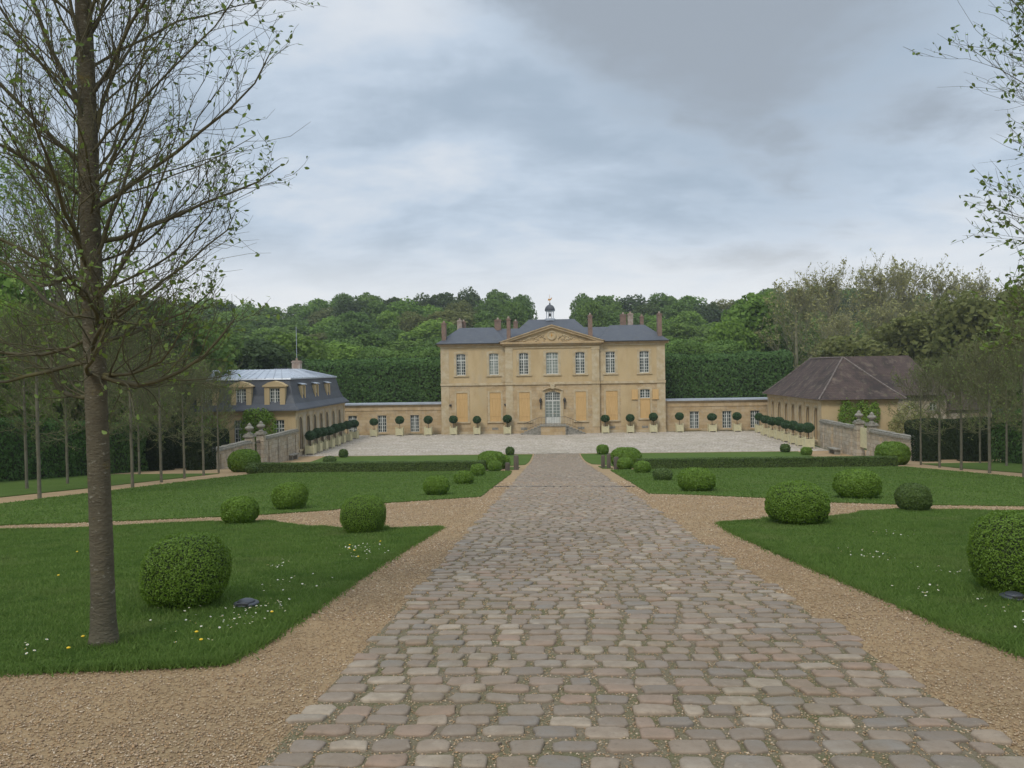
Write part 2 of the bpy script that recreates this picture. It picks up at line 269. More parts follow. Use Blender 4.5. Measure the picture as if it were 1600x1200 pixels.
def leafquads(P, Nn, size, rng, tilt=.9, aspect=.6, var=.4):
    """rhombic leaves at points P facing roughly along Nn"""
    n = len(P); N2 = unit(Nn+rng.normal(0, tilt, (n, 3))); r = unit(rng.normal(0, 1, (n, 3))); a = unit(np.cross(N2, r)); b = np.cross(N2, a)
    s = (size*(1+rng.uniform(-var, var, n)))[:, None]
    V = np.stack([P-a*s*.5, P-b*s*.5*aspect+a*s*.05, P+a*s*.5, P+b*s*.5*aspect+a*s*.05], 1).reshape(-1, 3)
    return V, np.arange(4*n).reshape(n, 4)
def vnoise(P, f, seed=0):
    """cheap smooth noise from summed sines"""
    r = np.random.default_rng(seed); o = np.zeros(len(P))
    for i in range(5):
        k = r.normal(0, 1, 3)*f*(1+.5*i); o += np.sin(P@k+r.uniform(0, 6.28))/(1+.5*i)
    return o/2.2
def copy_tree(o, parent=None):
    c = o.copy(); COL.objects.link(c); c.parent = parent
    for ch in list(o.children): copy_tree(ch, c)
    return c
def inpoly(X, Y, poly):
    c = np.zeros(len(X), bool); n = len(poly)
    for i in range(n):
        x0, y0 = poly[i]; x1, y1 = poly[(i+1) % n]
        if y0 == y1: continue
        t = ((y0 > Y) != (y1 > Y)) & (X < (x1-x0)*(Y-y0)/(y1-y0)+x0); c ^= t
    return c
# ================================================================ GROUND
def sheet(name, poly, h, m, skirt=0, rough=0, seed=1, maxrough=40, **kw):
    r = random.Random(seed); pts = []
    n = len(poly)
    for i in range(n):
        a = poly[i]; b = poly[(i+1) % n]; L = math.hypot(b[0]-a[0], b[1]-a[1]); near = min(a[1], b[1]) < maxrough and rough
        k = min(60, max(1, int(L/.22))) if near else 1
        for j in range(k):
            t = j/k; x = a[0]+(b[0]-a[0])*t; y = a[1]+(b[1]-a[1])*t
            if near: q = rough*(.6*math.sin(x*3.1+y*2.3+seed)+.5*math.sin(x*7.7-y*6.1)+r.uniform(-.5, .5)); x += q*.7; y += q*.7
            pts.append((x, y))
    bm = bmesh.new(); vs = [bm.verts.new((x, y, 0)) for x, y in pts]; f = bm.faces.new(vs)
    if f.normal.z < 0 or sum(pts[i][0]*pts[(i+1) % len(pts)][1]-pts[(i+1) % len(pts)][0]*pts[i][1] for i in range(len(pts))) < 0: bmesh.ops.reverse_faces(bm, faces=[f])
    ys = [p[1] for p in pts]
    for k in KN:
        if min(ys) < k < max(ys): bmesh.ops.bisect_plane(bm, geom=bm.verts[:]+bm.edges[:]+bm.faces[:], plane_co=(0, k, 0), plane_no=(0, 1, 0))
    for v in bm.verts: v.co.z = gz(v.co.y)+h
    if skirt:
        be = [e for e in bm.edges if len(e.link_faces) == 1]
        g = bmesh.ops.extrude_edge_only(bm, edges=be)['geom']
        for v in g:
            if isinstance(v, bmesh.types.BMVert): v.co.z -= skirt
    bmesh.ops.triangulate(bm, faces=bm.faces[:])
    me = bpy.data.meshes.new(name); bm.to_mesh(me); bm.free(); me.materials.append(m)
    o = link(name, me); kw.setdefault('kind', 'structure'); return tag(o, **kw)
def rect(x0, x1, y0, y1): return [(x0, y0), (x1, y0), (x1, y1), (x0, y1)]
sheet('ground', rect(-300, 300, -58, 420), 0, M['earth'])
sheet('gravel_ground', rect(-30, 30, -40, 67.2), .006, M['gravel'])
sheet('courtyard', rect(-22.2, 22.6, 66.9, 88.2), .012, M['court'])
HW = 1.88
sheet('road_bed', rect(-HW, HW, 1.5, 67), .010, M['joint'])
L1 = [(-14, 13.2), (-10.71, 14.3), (-8.67, 15.06), (-7.3, 15.6), (-6.2, 15.75), (-5.3, 14.9), (-4.3, 14.35), (-3.23, 14.2), (-2.5, 14.45), (-2.62, 11.9), (-2.7, 9.2), (-2.73, 6.2), (-2.8, 5.58), (-3.2, 5.5), (-4.3, 5.33), (-6.5, 5.1), (-14, 4.9)]
R1 = [(2.70, 14.9), (3.71, 15.34), (5.02, 15.74), (5.6, 16.2), (6.2, 17.1), (7.08, 17.5), (9.25, 16.8), (14, 15.6), (14, 4.9), (6, 5.0), (3.0, 5.45), (2.86, 6.5), (2.82, 7.8), (2.75, 9.4), (2.68, 10.9), (2.62, 13.4)]
L2 = [(-15.4, 14), (-11.53, 15.46), (-9.29, 16.2), (-6.98, 17.29), (-5.58, 18.46), (-4.79, 20.47), (-2.45, 22.5), (-2.38, 38), (-2.5, 41.6), (-15.9, 41.6), (-16.0, 36), (-15.8, 28), (-15.6, 20)]
R2 = [(2.4, 23.2), (3.67, 22.5), (4.54, 21.7), (5.28, 21.1), (5.8, 19.9), (7.6, 18.8), (10.03, 18.1), (15.6, 16.2), (16.2, 24), (17.0, 31), (17.6, 38), (17.9, 42.3), (12, 42.3), (4.8, 42.0), (2.6, 41.4)]
sheet('lawn', L1, .034, M['grass'], .06, .035, 3); sheet('lawn', R1, .034, M['grass'], .06, .035, 4)
sheet('lawn', L2, .034, M['grass'], .07, .03, 5, 24); sheet('lawn', R2, .034, M['grass'], .07, .03, 6, 24)
sheet('lawn', [(-2.0, 66.4), (-2.15, 52), (-3.2, 49.5), (-3.2, 43.7), (-17, 43.7), (-19.0, 57), (-19.6, 66.4)], .034, M['grass'], .06)
sheet('lawn', [(2.0, 66.4), (2.2, 52), (3.2, 49.5), (3.2, 43.9), (17, 43.9), (19.2, 57), (19.8, 66.4)], .034, M['grass'], .06)
sheet('lawn', [(-2.3, 47.6), (-2.3, 43.2), (-2.9, 43.2), (-2.9, 48.2)], .034, M['grass'], .06)
sheet('lawn', [(2.35, 47.6), (2.35, 43.4), (2.9, 43.4), (2.9, 48.2)], .034, M['grass'], .06)
sheet('lawn', [(-17.6, 12), (-17.7, 30), (-18.3, 42), (-25, 42), (-25, 12)], .034, M['grass'], .06)
sheet('lawn', [(18.6, 12), (18.8, 30), (19.4, 40), (20.6, 46.5), (26, 47.2), (26, 12)], .034, M['grass'], .06)
# cobbles: one mesh of set stones
def cobbles():
    r = np.random.default_rng(11); V = []; F4 = []; F3 = []; nv = 0; FT = []
    y = 2.2; row = 0; nseg = 12
    ang = np.arange(nseg)*2*math.pi/nseg+math.pi/nseg
    c, s = np.cos(ang), np.sin(ang); ex = np.sign(c)*np.abs(c)**.42; ey = np.sign(s)*np.abs(s)**.42
    while y < 66.6:
        pitch = r.uniform(.168, .212); x = -HW+r.uniform(-.08, .1); wob = r.uniform(-1, 1, 3)
        while x < HW-.05:
            L = r.uniform(.155, .25) if r.random() > .12 else r.uniform(.1, .15); g = r.uniform(.022, .062)
            if x+L > HW+.12: break
            cx = x+L/2; hx = L/2; hy = (pitch-r.uniform(.024, .058))/2
            cy = y+.022*math.sin(cx*1.3+wob[0]*3)+r.uniform(-.008, .008); hy = min(hy, .085)
            jx = ex*(1+r.normal(0, .065, nseg)); jy = ey*(1+r.normal(0, .11, nseg)); rot = r.normal(0, .045)
            hh = r.uniform(.012, .022); tx, ty = r.normal(0, .02, 2)
            levels = [(1.0, -.02), (1.0, hh*.45), (.95, hh*.85), (.82, hh*1.02), (.4, hh*1.08)] if y < 24 else [(1., -.02), (.97, hh*.7), (.78, hh*1.1)]
            k = len(levels)
            for sc, z in levels:
                lx = jx*hx*sc; ly = jy*hy*sc; X = cx+lx*math.cos(rot)-ly*math.sin(rot); Y = cy+lx*math.sin(rot)+ly*math.cos(rot)
                V.append(np.stack([X, Y, gza(Y)+.01+z+(tx*lx+ty*ly if z > 0 else 0)], 1))
            b = np.arange(nseg); b2 = (b+1) % nseg
            for i in range(k-1): F4.append(np.stack([nv+i*nseg+b, nv+i*nseg+b2, nv+(i+1)*nseg+b2, nv+(i+1)*nseg+b], 1))
            FT.append((nv+(k-1)*nseg+b)[None, :]); nv += k*nseg
            x += L+g
        y += pitch; row += 1
    me = npmesh('road', np.concatenate(V), [np.concatenate(F4), np.concatenate(FT)], M['cobble'], smooth=True)
    tag(link('road', me), kind='structure')
cobbles()
def court_stones():
    r = np.random.default_rng(31); rows = np.arange(67.0, 88.0, .175); cols = np.arange(-22.0, 22.6, .27)
    X, Y = np.meshgrid(cols, rows); X = X+r.uniform(0, .27, len(rows))[:, None]+r.normal(0, .022, X.shape); Y = Y+r.normal(0, .012, Y.shape)+.03*np.sin(X*.9+Y*.35); X = X.ravel(); Y = Y.ravel(); k = (X < 22.4); X = X[k]; Y = Y[k]; n = len(X)
    a = np.arange(8)*math.pi/4+math.pi/8; c, s = np.cos(a), np.sin(a); ex = np.sign(c)*np.abs(c)**.5; ey = np.sign(s)*np.abs(s)**.5
    hx = r.uniform(.085, .13, n); hy = r.uniform(.055, .08, n); hh = r.uniform(.012, .03, n); tx, ty = r.normal(0, .05, (2, n)); L = []
    for sc, z in ((1., -.02), (.97, .65), (.72, 1.0)):
        lx = ex[None]*hx[:, None]*sc*(1+r.normal(0, .04, (n, 8))); ly = ey[None]*hy[:, None]*sc
        zz = (z*hh)[:, None]+(tx[:, None]*lx+ty[:, None]*ly if z > 0 else 0*lx)
        L.append(np.stack([X[:, None]+lx, Y[:, None]+ly, ZC+.012+zz+.02*vnoise(np.stack([X, Y, 0*X], 1), .5, 2)[:, None]], 2))
    V = np.stack(L, 1).reshape(-1, 3); b = np.arange(8); b2 = (b+1) % 8; q = np.concatenate([np.stack([i*8+b, i*8+b2, (i+1)*8+b2, (i+1)*8+b], 1) for i in range(2)])
    o = (np.arange(n)*24)[:, None, None]; tag(link('courtyard_paving', npmesh('courtyard_paving', V, [(q[None]+o).reshape(-1, 4), (np.arange(16, 24)[None]+o[:, 0])], M['courtstone'])), kind='structure')
court_stones()
sheet('drainage_channel', [(-2.9, 27.42), (2.35, 26.75), (2.35, 26.88), (-2.9, 27.55)], .032, M['steel'], .03)
# loose pebbles on the near gravel
def pebbles():
    r = np.random.default_rng(5); n = 300000
    Y = np.concatenate([3.2+9.5*r.random(n)**2.0, 9.5+21*r.random(200000)**1.25]); X = np.concatenate([r.uniform(-7.5, 7.5, n), r.uniform(-14, 15, 200000)]); n = len(X)
    k = ((np.abs(X) > HW-.1) | (r.random(n) < .55)) & ~inpoly(X, Y, L1) & ~inpoly(X, Y, R1) & ~inpoly(X, Y, L2) & ~inpoly(X, Y, R2) & (np.abs(X+.42) < Y*.72+.3); X = X[k]; Y = Y[k]; n = len(X)
    base = np.array([(1, 0, 0), (0, 1, 0), (-1, 0, 0), (0, -1, 0), (0, 0, 1), (0, 0, -1)], float)
    fa = np.array([(0, 1, 4), (1, 2, 4), (2, 3, 4), (3, 0, 4), (1, 0, 5), (2, 1, 5), (3, 2, 5), (0, 3, 5)])
    s = r.uniform(.0032, .0088, n)*(1+(Y > 7)*.35+np.maximum(Y-9, 0)*.11)
    A = r.uniform(0, 6.28, n); sx = s*r.uniform(.8, 1.5, n); sy = s*r.uniform(.7, 1.1, n); sz = s*r.uniform(.4, .8, n)
    B = base[None]+r.normal(0, .15, (n, 6, 3)); x = B[:, :, 0]*sx[:, None]; yy = B[:, :, 1]*sy[:, None]; z = B[:, :, 2]*sz[:, None]
    V = np.stack([X[:, None]+x*np.cos(A)[:, None]-yy*np.sin(A)[:, None], Y[:, None]+x*np.sin(A)[:, None]+yy*np.cos(A)[:, None], gza(Y)[:, None]+.010+z+(r.random(n)*.004)[:, None]], 2)
    F = (fa[None]+(np.arange(n)*6)[:, None, None]).reshape(-1, 3)
    tag(link('gravel', npmesh('gravel', V.reshape(-1, 3), [F], M['pebble'])), kind='stuff')
pebbles()
def blades():
    r = np.random.default_rng(8); XS = []; YS = []; SC = []
    for poly, x0, x1 in ((L1, -12, -2.3), (R1, 2.3, 13)):
        n = 420000; Y = 5+13*r.random(n)**1.7; X = r.uniform(x0, x1, n)
        k = inpoly(X, Y, poly) & (np.abs(X+.42) < Y*.78+.4); XS.append(X[k]); YS.append(Y[k]); SC.append(np.ones(k.sum()))
        # longer tufts along the edge
        for i in range(len(poly)):
            a, b = poly[i], poly[(i+1) % len(poly)]
            if min(a[1], b[1]) > 16.5: continue
            L = math.hypot(a[0]-b[0], a[1]-b[1]); m = int(L*1500); t = r.random(m); q = r.normal(0, 1, (m, 2))*(.02+.05*r.random((m, 1))**2)
            XS.append(a[0]+(b[0]-a[0])*t+q[:, 0]); YS.append(a[1]+(b[1]-a[1])*t+q[:, 1]); SC.append(np.full(m, 1.25))
    for bx, by, rad, m in ((-3.98, 6.08, .10, 900), (-4.04, 7.58, .38, 1500), (4.2, 8.13, .38, 1500), (-3.81, 14.25, .38, 900), (4.17, 15.3, .55, 1000), (-3.38, 7.5, .12, 300), (3.95, 7.75, .12, 300)):
        t = r.uniform(0, 6.28, m); q = rad+r.normal(0, .02, m); XS.append(bx+q*np.cos(t)); YS.append(by+q*np.sin(t)); SC.append(np.full(m, 1.5))
    X = np.concatenate(XS); Y = np.concatenate(YS); S = np.concatenate(SC); n = len(X)
    pat = 1+.35*vnoise(np.stack([X, Y, 0*X], 1), 2.2, 3)
    h = r.uniform(.018, .045, n)*S*pat; wd = r.uniform(.0022, .0045, n)*(1+Y/9); A = r.uniform(0, 6.28, n); ln = r.normal(0, .6, (n, 2))*h[:, None]
    z = gza(Y)+.032-(S > 1)*.014; dx = np.cos(A)*wd; dy = np.sin(A)*wd
    m2 = 170000; Y3 = 15+27*r.random(m2)**1.35; X3 = r.uniform(-16, 18, m2); kk = inpoly(X3, Y3, L2) | inpoly(X3, Y3, R2); X3 = X3[kk]; Y3 = Y3[kk]; m2 = len(X3); h3 = r.uniform(.02, .045, m2)*(1+.4*vnoise(np.stack([X3, Y3, 0*X3], 1), 1.5, 4)); w3 = .007+.0006*Y3
    A3 = r.uniform(0, 6.28, m2); l3 = r.normal(0, .7, (m2, 2))*h3[:, None]; X = np.concatenate([X, X3]); Y = np.concatenate([Y, Y3]); z = np.concatenate([z, gza(Y3)+.032]); dx = np.concatenate([dx, np.cos(A3)*w3]); dy = np.concatenate([dy, np.sin(A3)*w3]); ln = np.concatenate([ln, l3]); h = np.concatenate([h, h3]); n = len(X)
    V = np.stack([np.stack([X-dx, Y-dy, z], 1), np.stack([X+dx, Y+dy, z], 1), np.stack([X+ln[:, 0], Y+ln[:, 1], z+h], 1)], 1).reshape(-1, 3)
    tag(link('grass', npmesh('grass', V, [np.arange(3*n).reshape(n, 3)], M['blade'])), kind='stuff')
blades()
# ================================================================ CLIPPED PLANTS
def bush_mesh(name, w, h, n, leaf, leafm, seed, expo=2.5):
    r = np.random.default_rng(seed); a = w/2; zc = h*.45
    d = unit(r.normal(0, 1, (n, 3))); th = np.abs(d)**expo
    f = (th[:, 0]+th[:, 1]+th[:, 2])**(-1/expo)
    def surf(d, f, off=0):
        hz = np.where(d[:, 2] > 0, h-zc, zc*1.12)
        P = np.stack([d[:, 0]*f*a, d[:, 1]*f*a, zc+d[:, 2]*f*hz], 1)
        return P
    P = surf(d, f); lum = 1+.036*vnoise(P/w, 5., seed)+.026*vnoise(P/w, 15, seed+1)+.02*vnoise(P/w, 34, seed+2)
    C = np.array([0, 0, zc]); Nn = unit((P-C)/np.array([a, a, h-zc])**2)
    P = C+(P-C)*lum[:, None]-Nn*(r.random(n)**2*leaf*2.2)[:, None]
    k = P[:, 2] > .0; P = P[k]; Nn = Nn[k]
    V, F = leafquads(P, Nn, leaf, r, .55, .62)
    # inner core
    nu, nv_ = 20, 12; U = []
    for i in range(nv_+1):
        ph = math.pi*i/nv_-math.pi/2
        for j in range(nu): q = 2*math.pi*j/nu; U.append((math.cos(ph)*math.cos(q), math.cos(ph)*math.sin(q), math.sin(ph)))
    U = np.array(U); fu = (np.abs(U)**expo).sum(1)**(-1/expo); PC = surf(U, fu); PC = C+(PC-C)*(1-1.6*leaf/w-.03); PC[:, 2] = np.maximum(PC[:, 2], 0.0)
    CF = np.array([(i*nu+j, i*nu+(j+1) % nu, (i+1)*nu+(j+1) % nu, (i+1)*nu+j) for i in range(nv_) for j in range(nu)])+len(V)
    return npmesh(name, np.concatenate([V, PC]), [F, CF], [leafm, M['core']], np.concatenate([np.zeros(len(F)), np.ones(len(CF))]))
# x, y, width, height, leaf material, label
BUSH = [
 (-4.17, 8.02, .88, .70, 'boxleaf', 'large rounded box bush beside the near tree trunk at the left'),
 (-3.81, 14.25, .83, .64, 'boxleaf', 'rounded box bush at the corner tip of the near left lawn'),
 (-6.76, 16.0, .75, .52, 'boxleaf', 'small low box bush on the cross path edge, behind the large left bush'),
 (-6.88, 19.5, .88, .62, 'boxleaf', 'flat topped box bush on the left lawn just beyond the cross path'),
 (-3.87, 23.8, .77, .55, 'boxleaf', 'squat box bush nearest the gravel in the receding left row'),
 (-3.67, 29.6, .74, .48, 'boxleaf', 'second box bush of the receding row along the left of the road'),
 (-3.78, 36.4, .66, .54, 'boxleaf', 'third box bush of the receding row along the left of the road'),
 (-3.35, 41.3, .72, .54, 'boxleaf', 'smallest box bush at the far end of the left row beside the large domed bush'),
 (-3.75, 44.3, 1.55, 1.0, 'boxleaf', 'broad domed box bush closing the left low hedge by the road'),
 (-3.2, 45.6, .9, .75, 'boxleaf', 'box bush half hidden behind the broad domed bush on the left'),
 (-3.84, 66.1, .72, .66, 'boxdark', 'dark box ball at the courtyard corner left of the road'),
 (-17.7, 44.4, 1.7, 1.25, 'boxleaf', 'great round box bush at the outer end of the left low hedge'),
 (-16.1, 41.3, .6, .48, 'boxdark', 'small dark box bush in front of the great round one at the left'),
 (-17.2, 60.0, .95, .5, 'boxdark', 'low dark box bush behind the left low hedge'),
 (-17.6, 65.6, .75, .66, 'boxdark', 'box ball on the courtyard edge near the slate roofed wing'),
 (4.17, 15.3, 1.18, .75, 'boxleaf', 'large wide box bush at the corner tip of the near right lawn'),
 (7.63, 21.6, 1.12, .72, 'boxleaf', 'wide domed box bush on the right lawn beyond the cross path'),
 (7.41, 17.8, .74, .57, 'boxdark', 'dark ball shaped box bush on the cross path edge at the right'),
 (4.4, 8.6, .88, .8, 'boxleaf', 'tall round box bush cut by the right edge beside a ground lamp'),
 (3.97, 24.6, 1.1, .68, 'boxleaf', 'domed box bush nearest the gravel in the receding right row'),
 (3.82, 31.0, .74, .46, 'boxdark', 'very dark low box bush, second in the right row by the road'),
 (3.85, 38.1, .80, .55, 'boxleaf', 'third box bush of the receding row along the right of the road'),
 (3.4, 42.0, .86, .62, 'boxleaf', 'fourth box bush of the right row in front of the broad domed one'),
 (3.7, 44.8, 1.75, 1.12, 'boxleaf', 'broad domed box bush closing the right low hedge by the road'),
 (3.76, 65.9, 1.0, .78, 'boxleaf', 'light green box ball at the courtyard corner right of the road'),
 (18.4, 45.3, 1.75, 1.25, 'boxleaf', 'great round box bush at the outer end of the right low hedge'),
 (17.0, 43.6, .78, .52, 'boxdark', 'small dark box bush in front of the great round one at the right'),
 (18.5, 66.0, .78, .66, 'boxdark', 'box ball on the courtyard edge near the brown tiled wing'),
 (19.3, 63.2, .85, .6, 'boxleaf', 'low box bush peeping over the right low hedge'),
]
for i, (x, y, w_, h_, lm, lab) in enumerate(BUSH):
    k_ = .945 if y < 10 else .965 if y < 22 else .985 if y < 40 else 1; x = (x+.42)*(k_+.01)-.42; y *= k_; w_ *= k_-.03 if y < 20 else 1
    px = w_*797/y; leaf = max(.017, .024*y/14 if y > 14 else .017); n = int(min(26000, 7.5*(w_*h_*3.3)/(leaf*leaf*.31)))
    me = bush_mesh('box_bush', w_*.98, h_, n, leaf*1.15, M[lm], 100+i)
    tag(link('box_bush', me, None, (x, y, gz(y)+.03)), lab, 'bush', 'clipped box bushes on the lawns')
def hedge_mesh(name, x0, x1, y0, y1, h, leaf, leafm, seed, z0=None, dens=1.0, rnd=.25, base=None, lump=.15):
    """box shaped hedge, leaves on its faces, rounded upper edges, dark core"""
    r = np.random.default_rng(seed); zb = (gz((y0+y1)/2) if base is None else base); LX, LY = x1-x0, y1-y0
    areas = [LX*h, LX*h, LY*h, LY*h, LX*LY]; Ps = []; Ns = []
    for k, A in enumerate(areas):
        n = int(A*dens*3.2/(leaf*leaf)); u = r.random(n); v = r.random(n)
        if k == 0: P = np.stack([x0+u*LX, np.full(n, y0), v*h], 1); Nn = np.tile((0, -1., 0), (n, 1))
        elif k == 1: P = np.stack([x0+u*LX, np.full(n, y1), v*h], 1); Nn = np.tile((0, 1., 0), (n, 1)); sel = v > .75; P = P[sel]; Nn = Nn[sel]
        elif k == 2: P = np.stack([np.full(n, x0), y0+u*LY, v*h], 1); Nn = np.tile((-1., 0, 0), (n, 1))
        elif k == 3: P = np.stack([np.full(n, x1), y0+u*LY, v*h], 1); Nn = np.tile((1., 0, 0), (n, 1))
        else: P = np.stack([x0+u*LX, y0+v*LY, np.full(n, h)], 1); Nn = np.tile((0, 0, 1.), (n, 1))
        Ps.append(P); Ns.append(Nn)
    P = np.concatenate(Ps); Nn = np.concatenate(Ns)
    rr = min(rnd, h*.4, LX*.4, LY*.4); C = np.stack([np.clip(P[:, 0], x0+rr, x1-rr), np.clip(P[:, 1], y0+rr, y1-rr), np.minimum(P[:, 2], h-rr)], 1)
    D = P-C; dn = np.linalg.norm(D, axis=1); s = np.where(dn > rr, rr/np.maximum(dn, 1e-6), 1); N3 = unit(D+1e-6*Nn); P = C+D*s[:, None]
    P = P+N3*(lump*leaf*2.6*vnoise(P, 1.1/leaf*.12, seed)-r.random(len(P))**2*leaf*1.2)[:, None]
    gzz = gza(P[:, 1]) if base is None else base
    P[:, 2] += gzz
    V, F = leafquads(P, N3, leaf*1.25, r, .48, .65)
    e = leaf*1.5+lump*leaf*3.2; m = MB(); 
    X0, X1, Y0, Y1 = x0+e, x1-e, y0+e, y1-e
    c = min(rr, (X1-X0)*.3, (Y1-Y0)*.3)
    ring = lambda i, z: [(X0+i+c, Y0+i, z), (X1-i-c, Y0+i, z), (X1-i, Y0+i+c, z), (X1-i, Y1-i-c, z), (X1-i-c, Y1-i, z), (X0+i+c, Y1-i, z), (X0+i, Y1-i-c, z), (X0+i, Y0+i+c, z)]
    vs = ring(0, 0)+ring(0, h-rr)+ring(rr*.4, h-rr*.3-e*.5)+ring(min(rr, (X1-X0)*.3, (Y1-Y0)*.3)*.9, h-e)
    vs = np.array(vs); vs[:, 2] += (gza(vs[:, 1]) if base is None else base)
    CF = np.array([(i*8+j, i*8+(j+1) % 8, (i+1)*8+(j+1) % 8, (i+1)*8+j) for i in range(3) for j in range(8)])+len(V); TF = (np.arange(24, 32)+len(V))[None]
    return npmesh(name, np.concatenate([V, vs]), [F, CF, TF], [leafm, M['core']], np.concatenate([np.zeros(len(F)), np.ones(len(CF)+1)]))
def hedge(name, lab, *a, **k): return tag(link(name, hedge_mesh(name, *a, **k)), lab, 'hedge')
hedge('box_hedge', 'long low dark box hedge between the two left lawns', -17, -4, 42.4, 43.3, .55, .05, M['boxdark'], 1, rnd=.08)
hedge('box_hedge', 'long low dark box hedge between the two right lawns', 4.2, 17.8, 42.7, 43.6, .56, .05, M['boxdark'], 2, rnd=.08)
hedge('tall_clipped_hedge', 'tall clipped hornbeam wall left of the chateau behind the low link wall', -33, -12.9, 97, 101, 8.6, .24, M['hedgeleaf'], 3, rnd=1.0, lump=.5)
hedge('tall_clipped_hedge', 'tall clipped hornbeam wall right of the chateau behind the low link wall', 12.9, 29, 97, 101, 8.7, .24, M['hedgeleaf'], 4, rnd=1.0, lump=.5)
hedge('tall_clipped_hedge', 'second paler clipped hedge tier rising behind the left hornbeam wall', -26, -9, 107, 111, 10.2, .26, M['hedgetop'], 5, rnd=1.3, lump=.9)
hedge('tall_clipped_hedge', 'second paler clipped hedge tier rising behind the right hornbeam wall', 9, 25.5, 107, 111, 10.3, .26, M['hedgetop'], 6, rnd=1.3, lump=.9)
for s, nm in ((-1, 'left'), (1, 'right')):
    a, b = sorted((s*25, s*26.6))
    hedge('hornbeam_hedge', f'leafy green hedge behind the {nm} avenue of young limes', a, b, 12, 47.5, 2.9, .11, M['hedgeleaf'], 7+s, rnd=.3, dens=.7, lump=.5)
for nm, x0, x1, y0, y1, what in (('left', -23.0, -21.6, 47.9, 49.6, 'rounded dark yew block against the near end of the left stone wall'), ('left', -26.0, -24.4, 47.6, 49.8, 'outer dark yew block beside the opening at the left'), ('left', -30, -22.4, 52, 53.6, 'dark yew screen seen through the left hedge opening'),
    ('right', 22.5, 23.7, 50.2, 52.1, 'rounded dark yew block against the near end of the right stone wall'), ('right', 25.0, 26.2, 49.2, 51.4, 'outer dark yew block beside the opening at the right'), ('right', 23.6, 31, 54, 55.6, 'dark yew screen seen through the right hedge opening')):
    hedge('yew_hedge', what, x0, x1, y0, y1, 2.7, .085, M['yew'], 20+int(abs(x0)*10), rnd=.35)
# ================================================================ BUILDINGS
def T(sub, x, y, rz=0): return Matrix.Translation((x, y, 0)) @ Matrix.Rotation(rz, 4, 'Z')
def wall_open(mb, x0, x1, z0, z1, y, ops, depth=.28, mi=0):
    """wall facing -y at y with openings (cx, w, zb, zt, rise)"""
    xs = sorted({x0, x1} | {c-w/2 for c, w, *_ in ops} | {c+w/2 for c, w, *_ in ops}); zs = sorted({z0, z1} | {o[2] for o in ops} | {o[3] for o in ops})
    for i in range(len(xs)-1):
        for j in range(len(zs)-1):
            cx, cz = (xs[i]+xs[i+1])/2, (zs[j]+zs[j+1])/2
            if any(abs(cx-c) < w/2 and b < cz < t for c, w, b, t, r in ops): continue
            mb.quad((xs[i], y, zs[j]), (xs[i+1], y, zs[j]), (xs[i+1], y, zs[j+1]), (xs[i], y, zs[j+1]), mi)
    for c, w, b, t, r in ops:
        a, e = c-w/2, c+w/2; Y = y+depth
        mb.quad((a, y, b), (a, Y, b), (a, Y, t), (a, y, t), mi); mb.quad((e, y, b), (e, Y, b), (e, Y, t), (e, y, t), mi)
        mb.quad((a, y, b), (e, y, b), (e, Y, b), (a, Y, b), mi)
        n = 8 if r else 1; arc = [(a+w*i/n, t-r+(r*(1-(2*i/n-1)**2) if r else 0)) for i in range(n+1)]
        for i in range(n):
            (p, q), (p2, q2) = arc[i], arc[i+1]
            mb.quad((p, y, q), (p2, y, q2), (p2, Y, q2), (p, Y, q), mi)
            if r: mb.quad((p, y, q), (p2, y, q2), (p2, y, t), (p, y, t), mi)
def surround(mb, c, w, b, t, y, bw=.17, pr=.03, sill=True, rise=0, mi=0):
    a, e = c-w/2, c+w/2
    mb.box(a-bw, a, y-pr, y+.05, b, t, mi); mb.box(e, e+bw, y-pr, y+.05, b, t, mi)
    n = 8; arc = [(a-bw+(w+2*bw)*i/n, t+bw*.9-rise+rise*(1-(2*i/n-1)**2)+.05) for i in range(n+1)]
    mb.extr([(a-bw, t-.002), (e+bw, t-.002)]+arc[::-1], y-pr, y+.05, mi)
    if sill: mb.box(a-bw-.06, e+bw+.06, y-.12, y+.05, b-.16, b-.002, mi)
def window(parent, c, w, b, t, y, cols=4, rows=7, xfm=None, rise=0, glass='glass', transom=.68, name='window', bar=.042):
    m = MB(); a, e = c-w/2, c+w/2; f = .065; y0, y1 = y, y+.06
    m.box(a, a+f, y0, y1, b, t); m.box(e-f, e, y0, y1, b, t); m.box(a+f, e-f, y0, y1, b, b+f*1.3); m.box(a+f, e-f, y0, y1, t-f, t)
    m.box(c-.055, c+.055, y0-.02, y1, b+f*1.3, t-f)
    if transom: zt = b+(t-b)*transom; m.box(a+f, e-f, y0-.024, y1-.005, zt-.045, zt+.045)
    for i in range(1, cols):
        if i*2 == cols: continue
        x = a+f+(w-2*f)*i/cols; m.box(x-bar/2, x+bar/2, y0+.012, y1-.012, b+f, t-f)
    for j in range(1, rows): z = b+(t-b)*j/rows; m.box(a+f, e-f, y0+.016, y1-.016, z-bar/2, z+bar/2)
    p = MB(); p.quad((a, y1-.02, b), (e, y1-.02, b), (e, y1-.02, t), (a, y1-.02, t))
    if xfm: m.xf(xfm); p.xf(xfm)
    o = m.build(name, M['white'], parent); p.build('pane', M[glass], o); return o
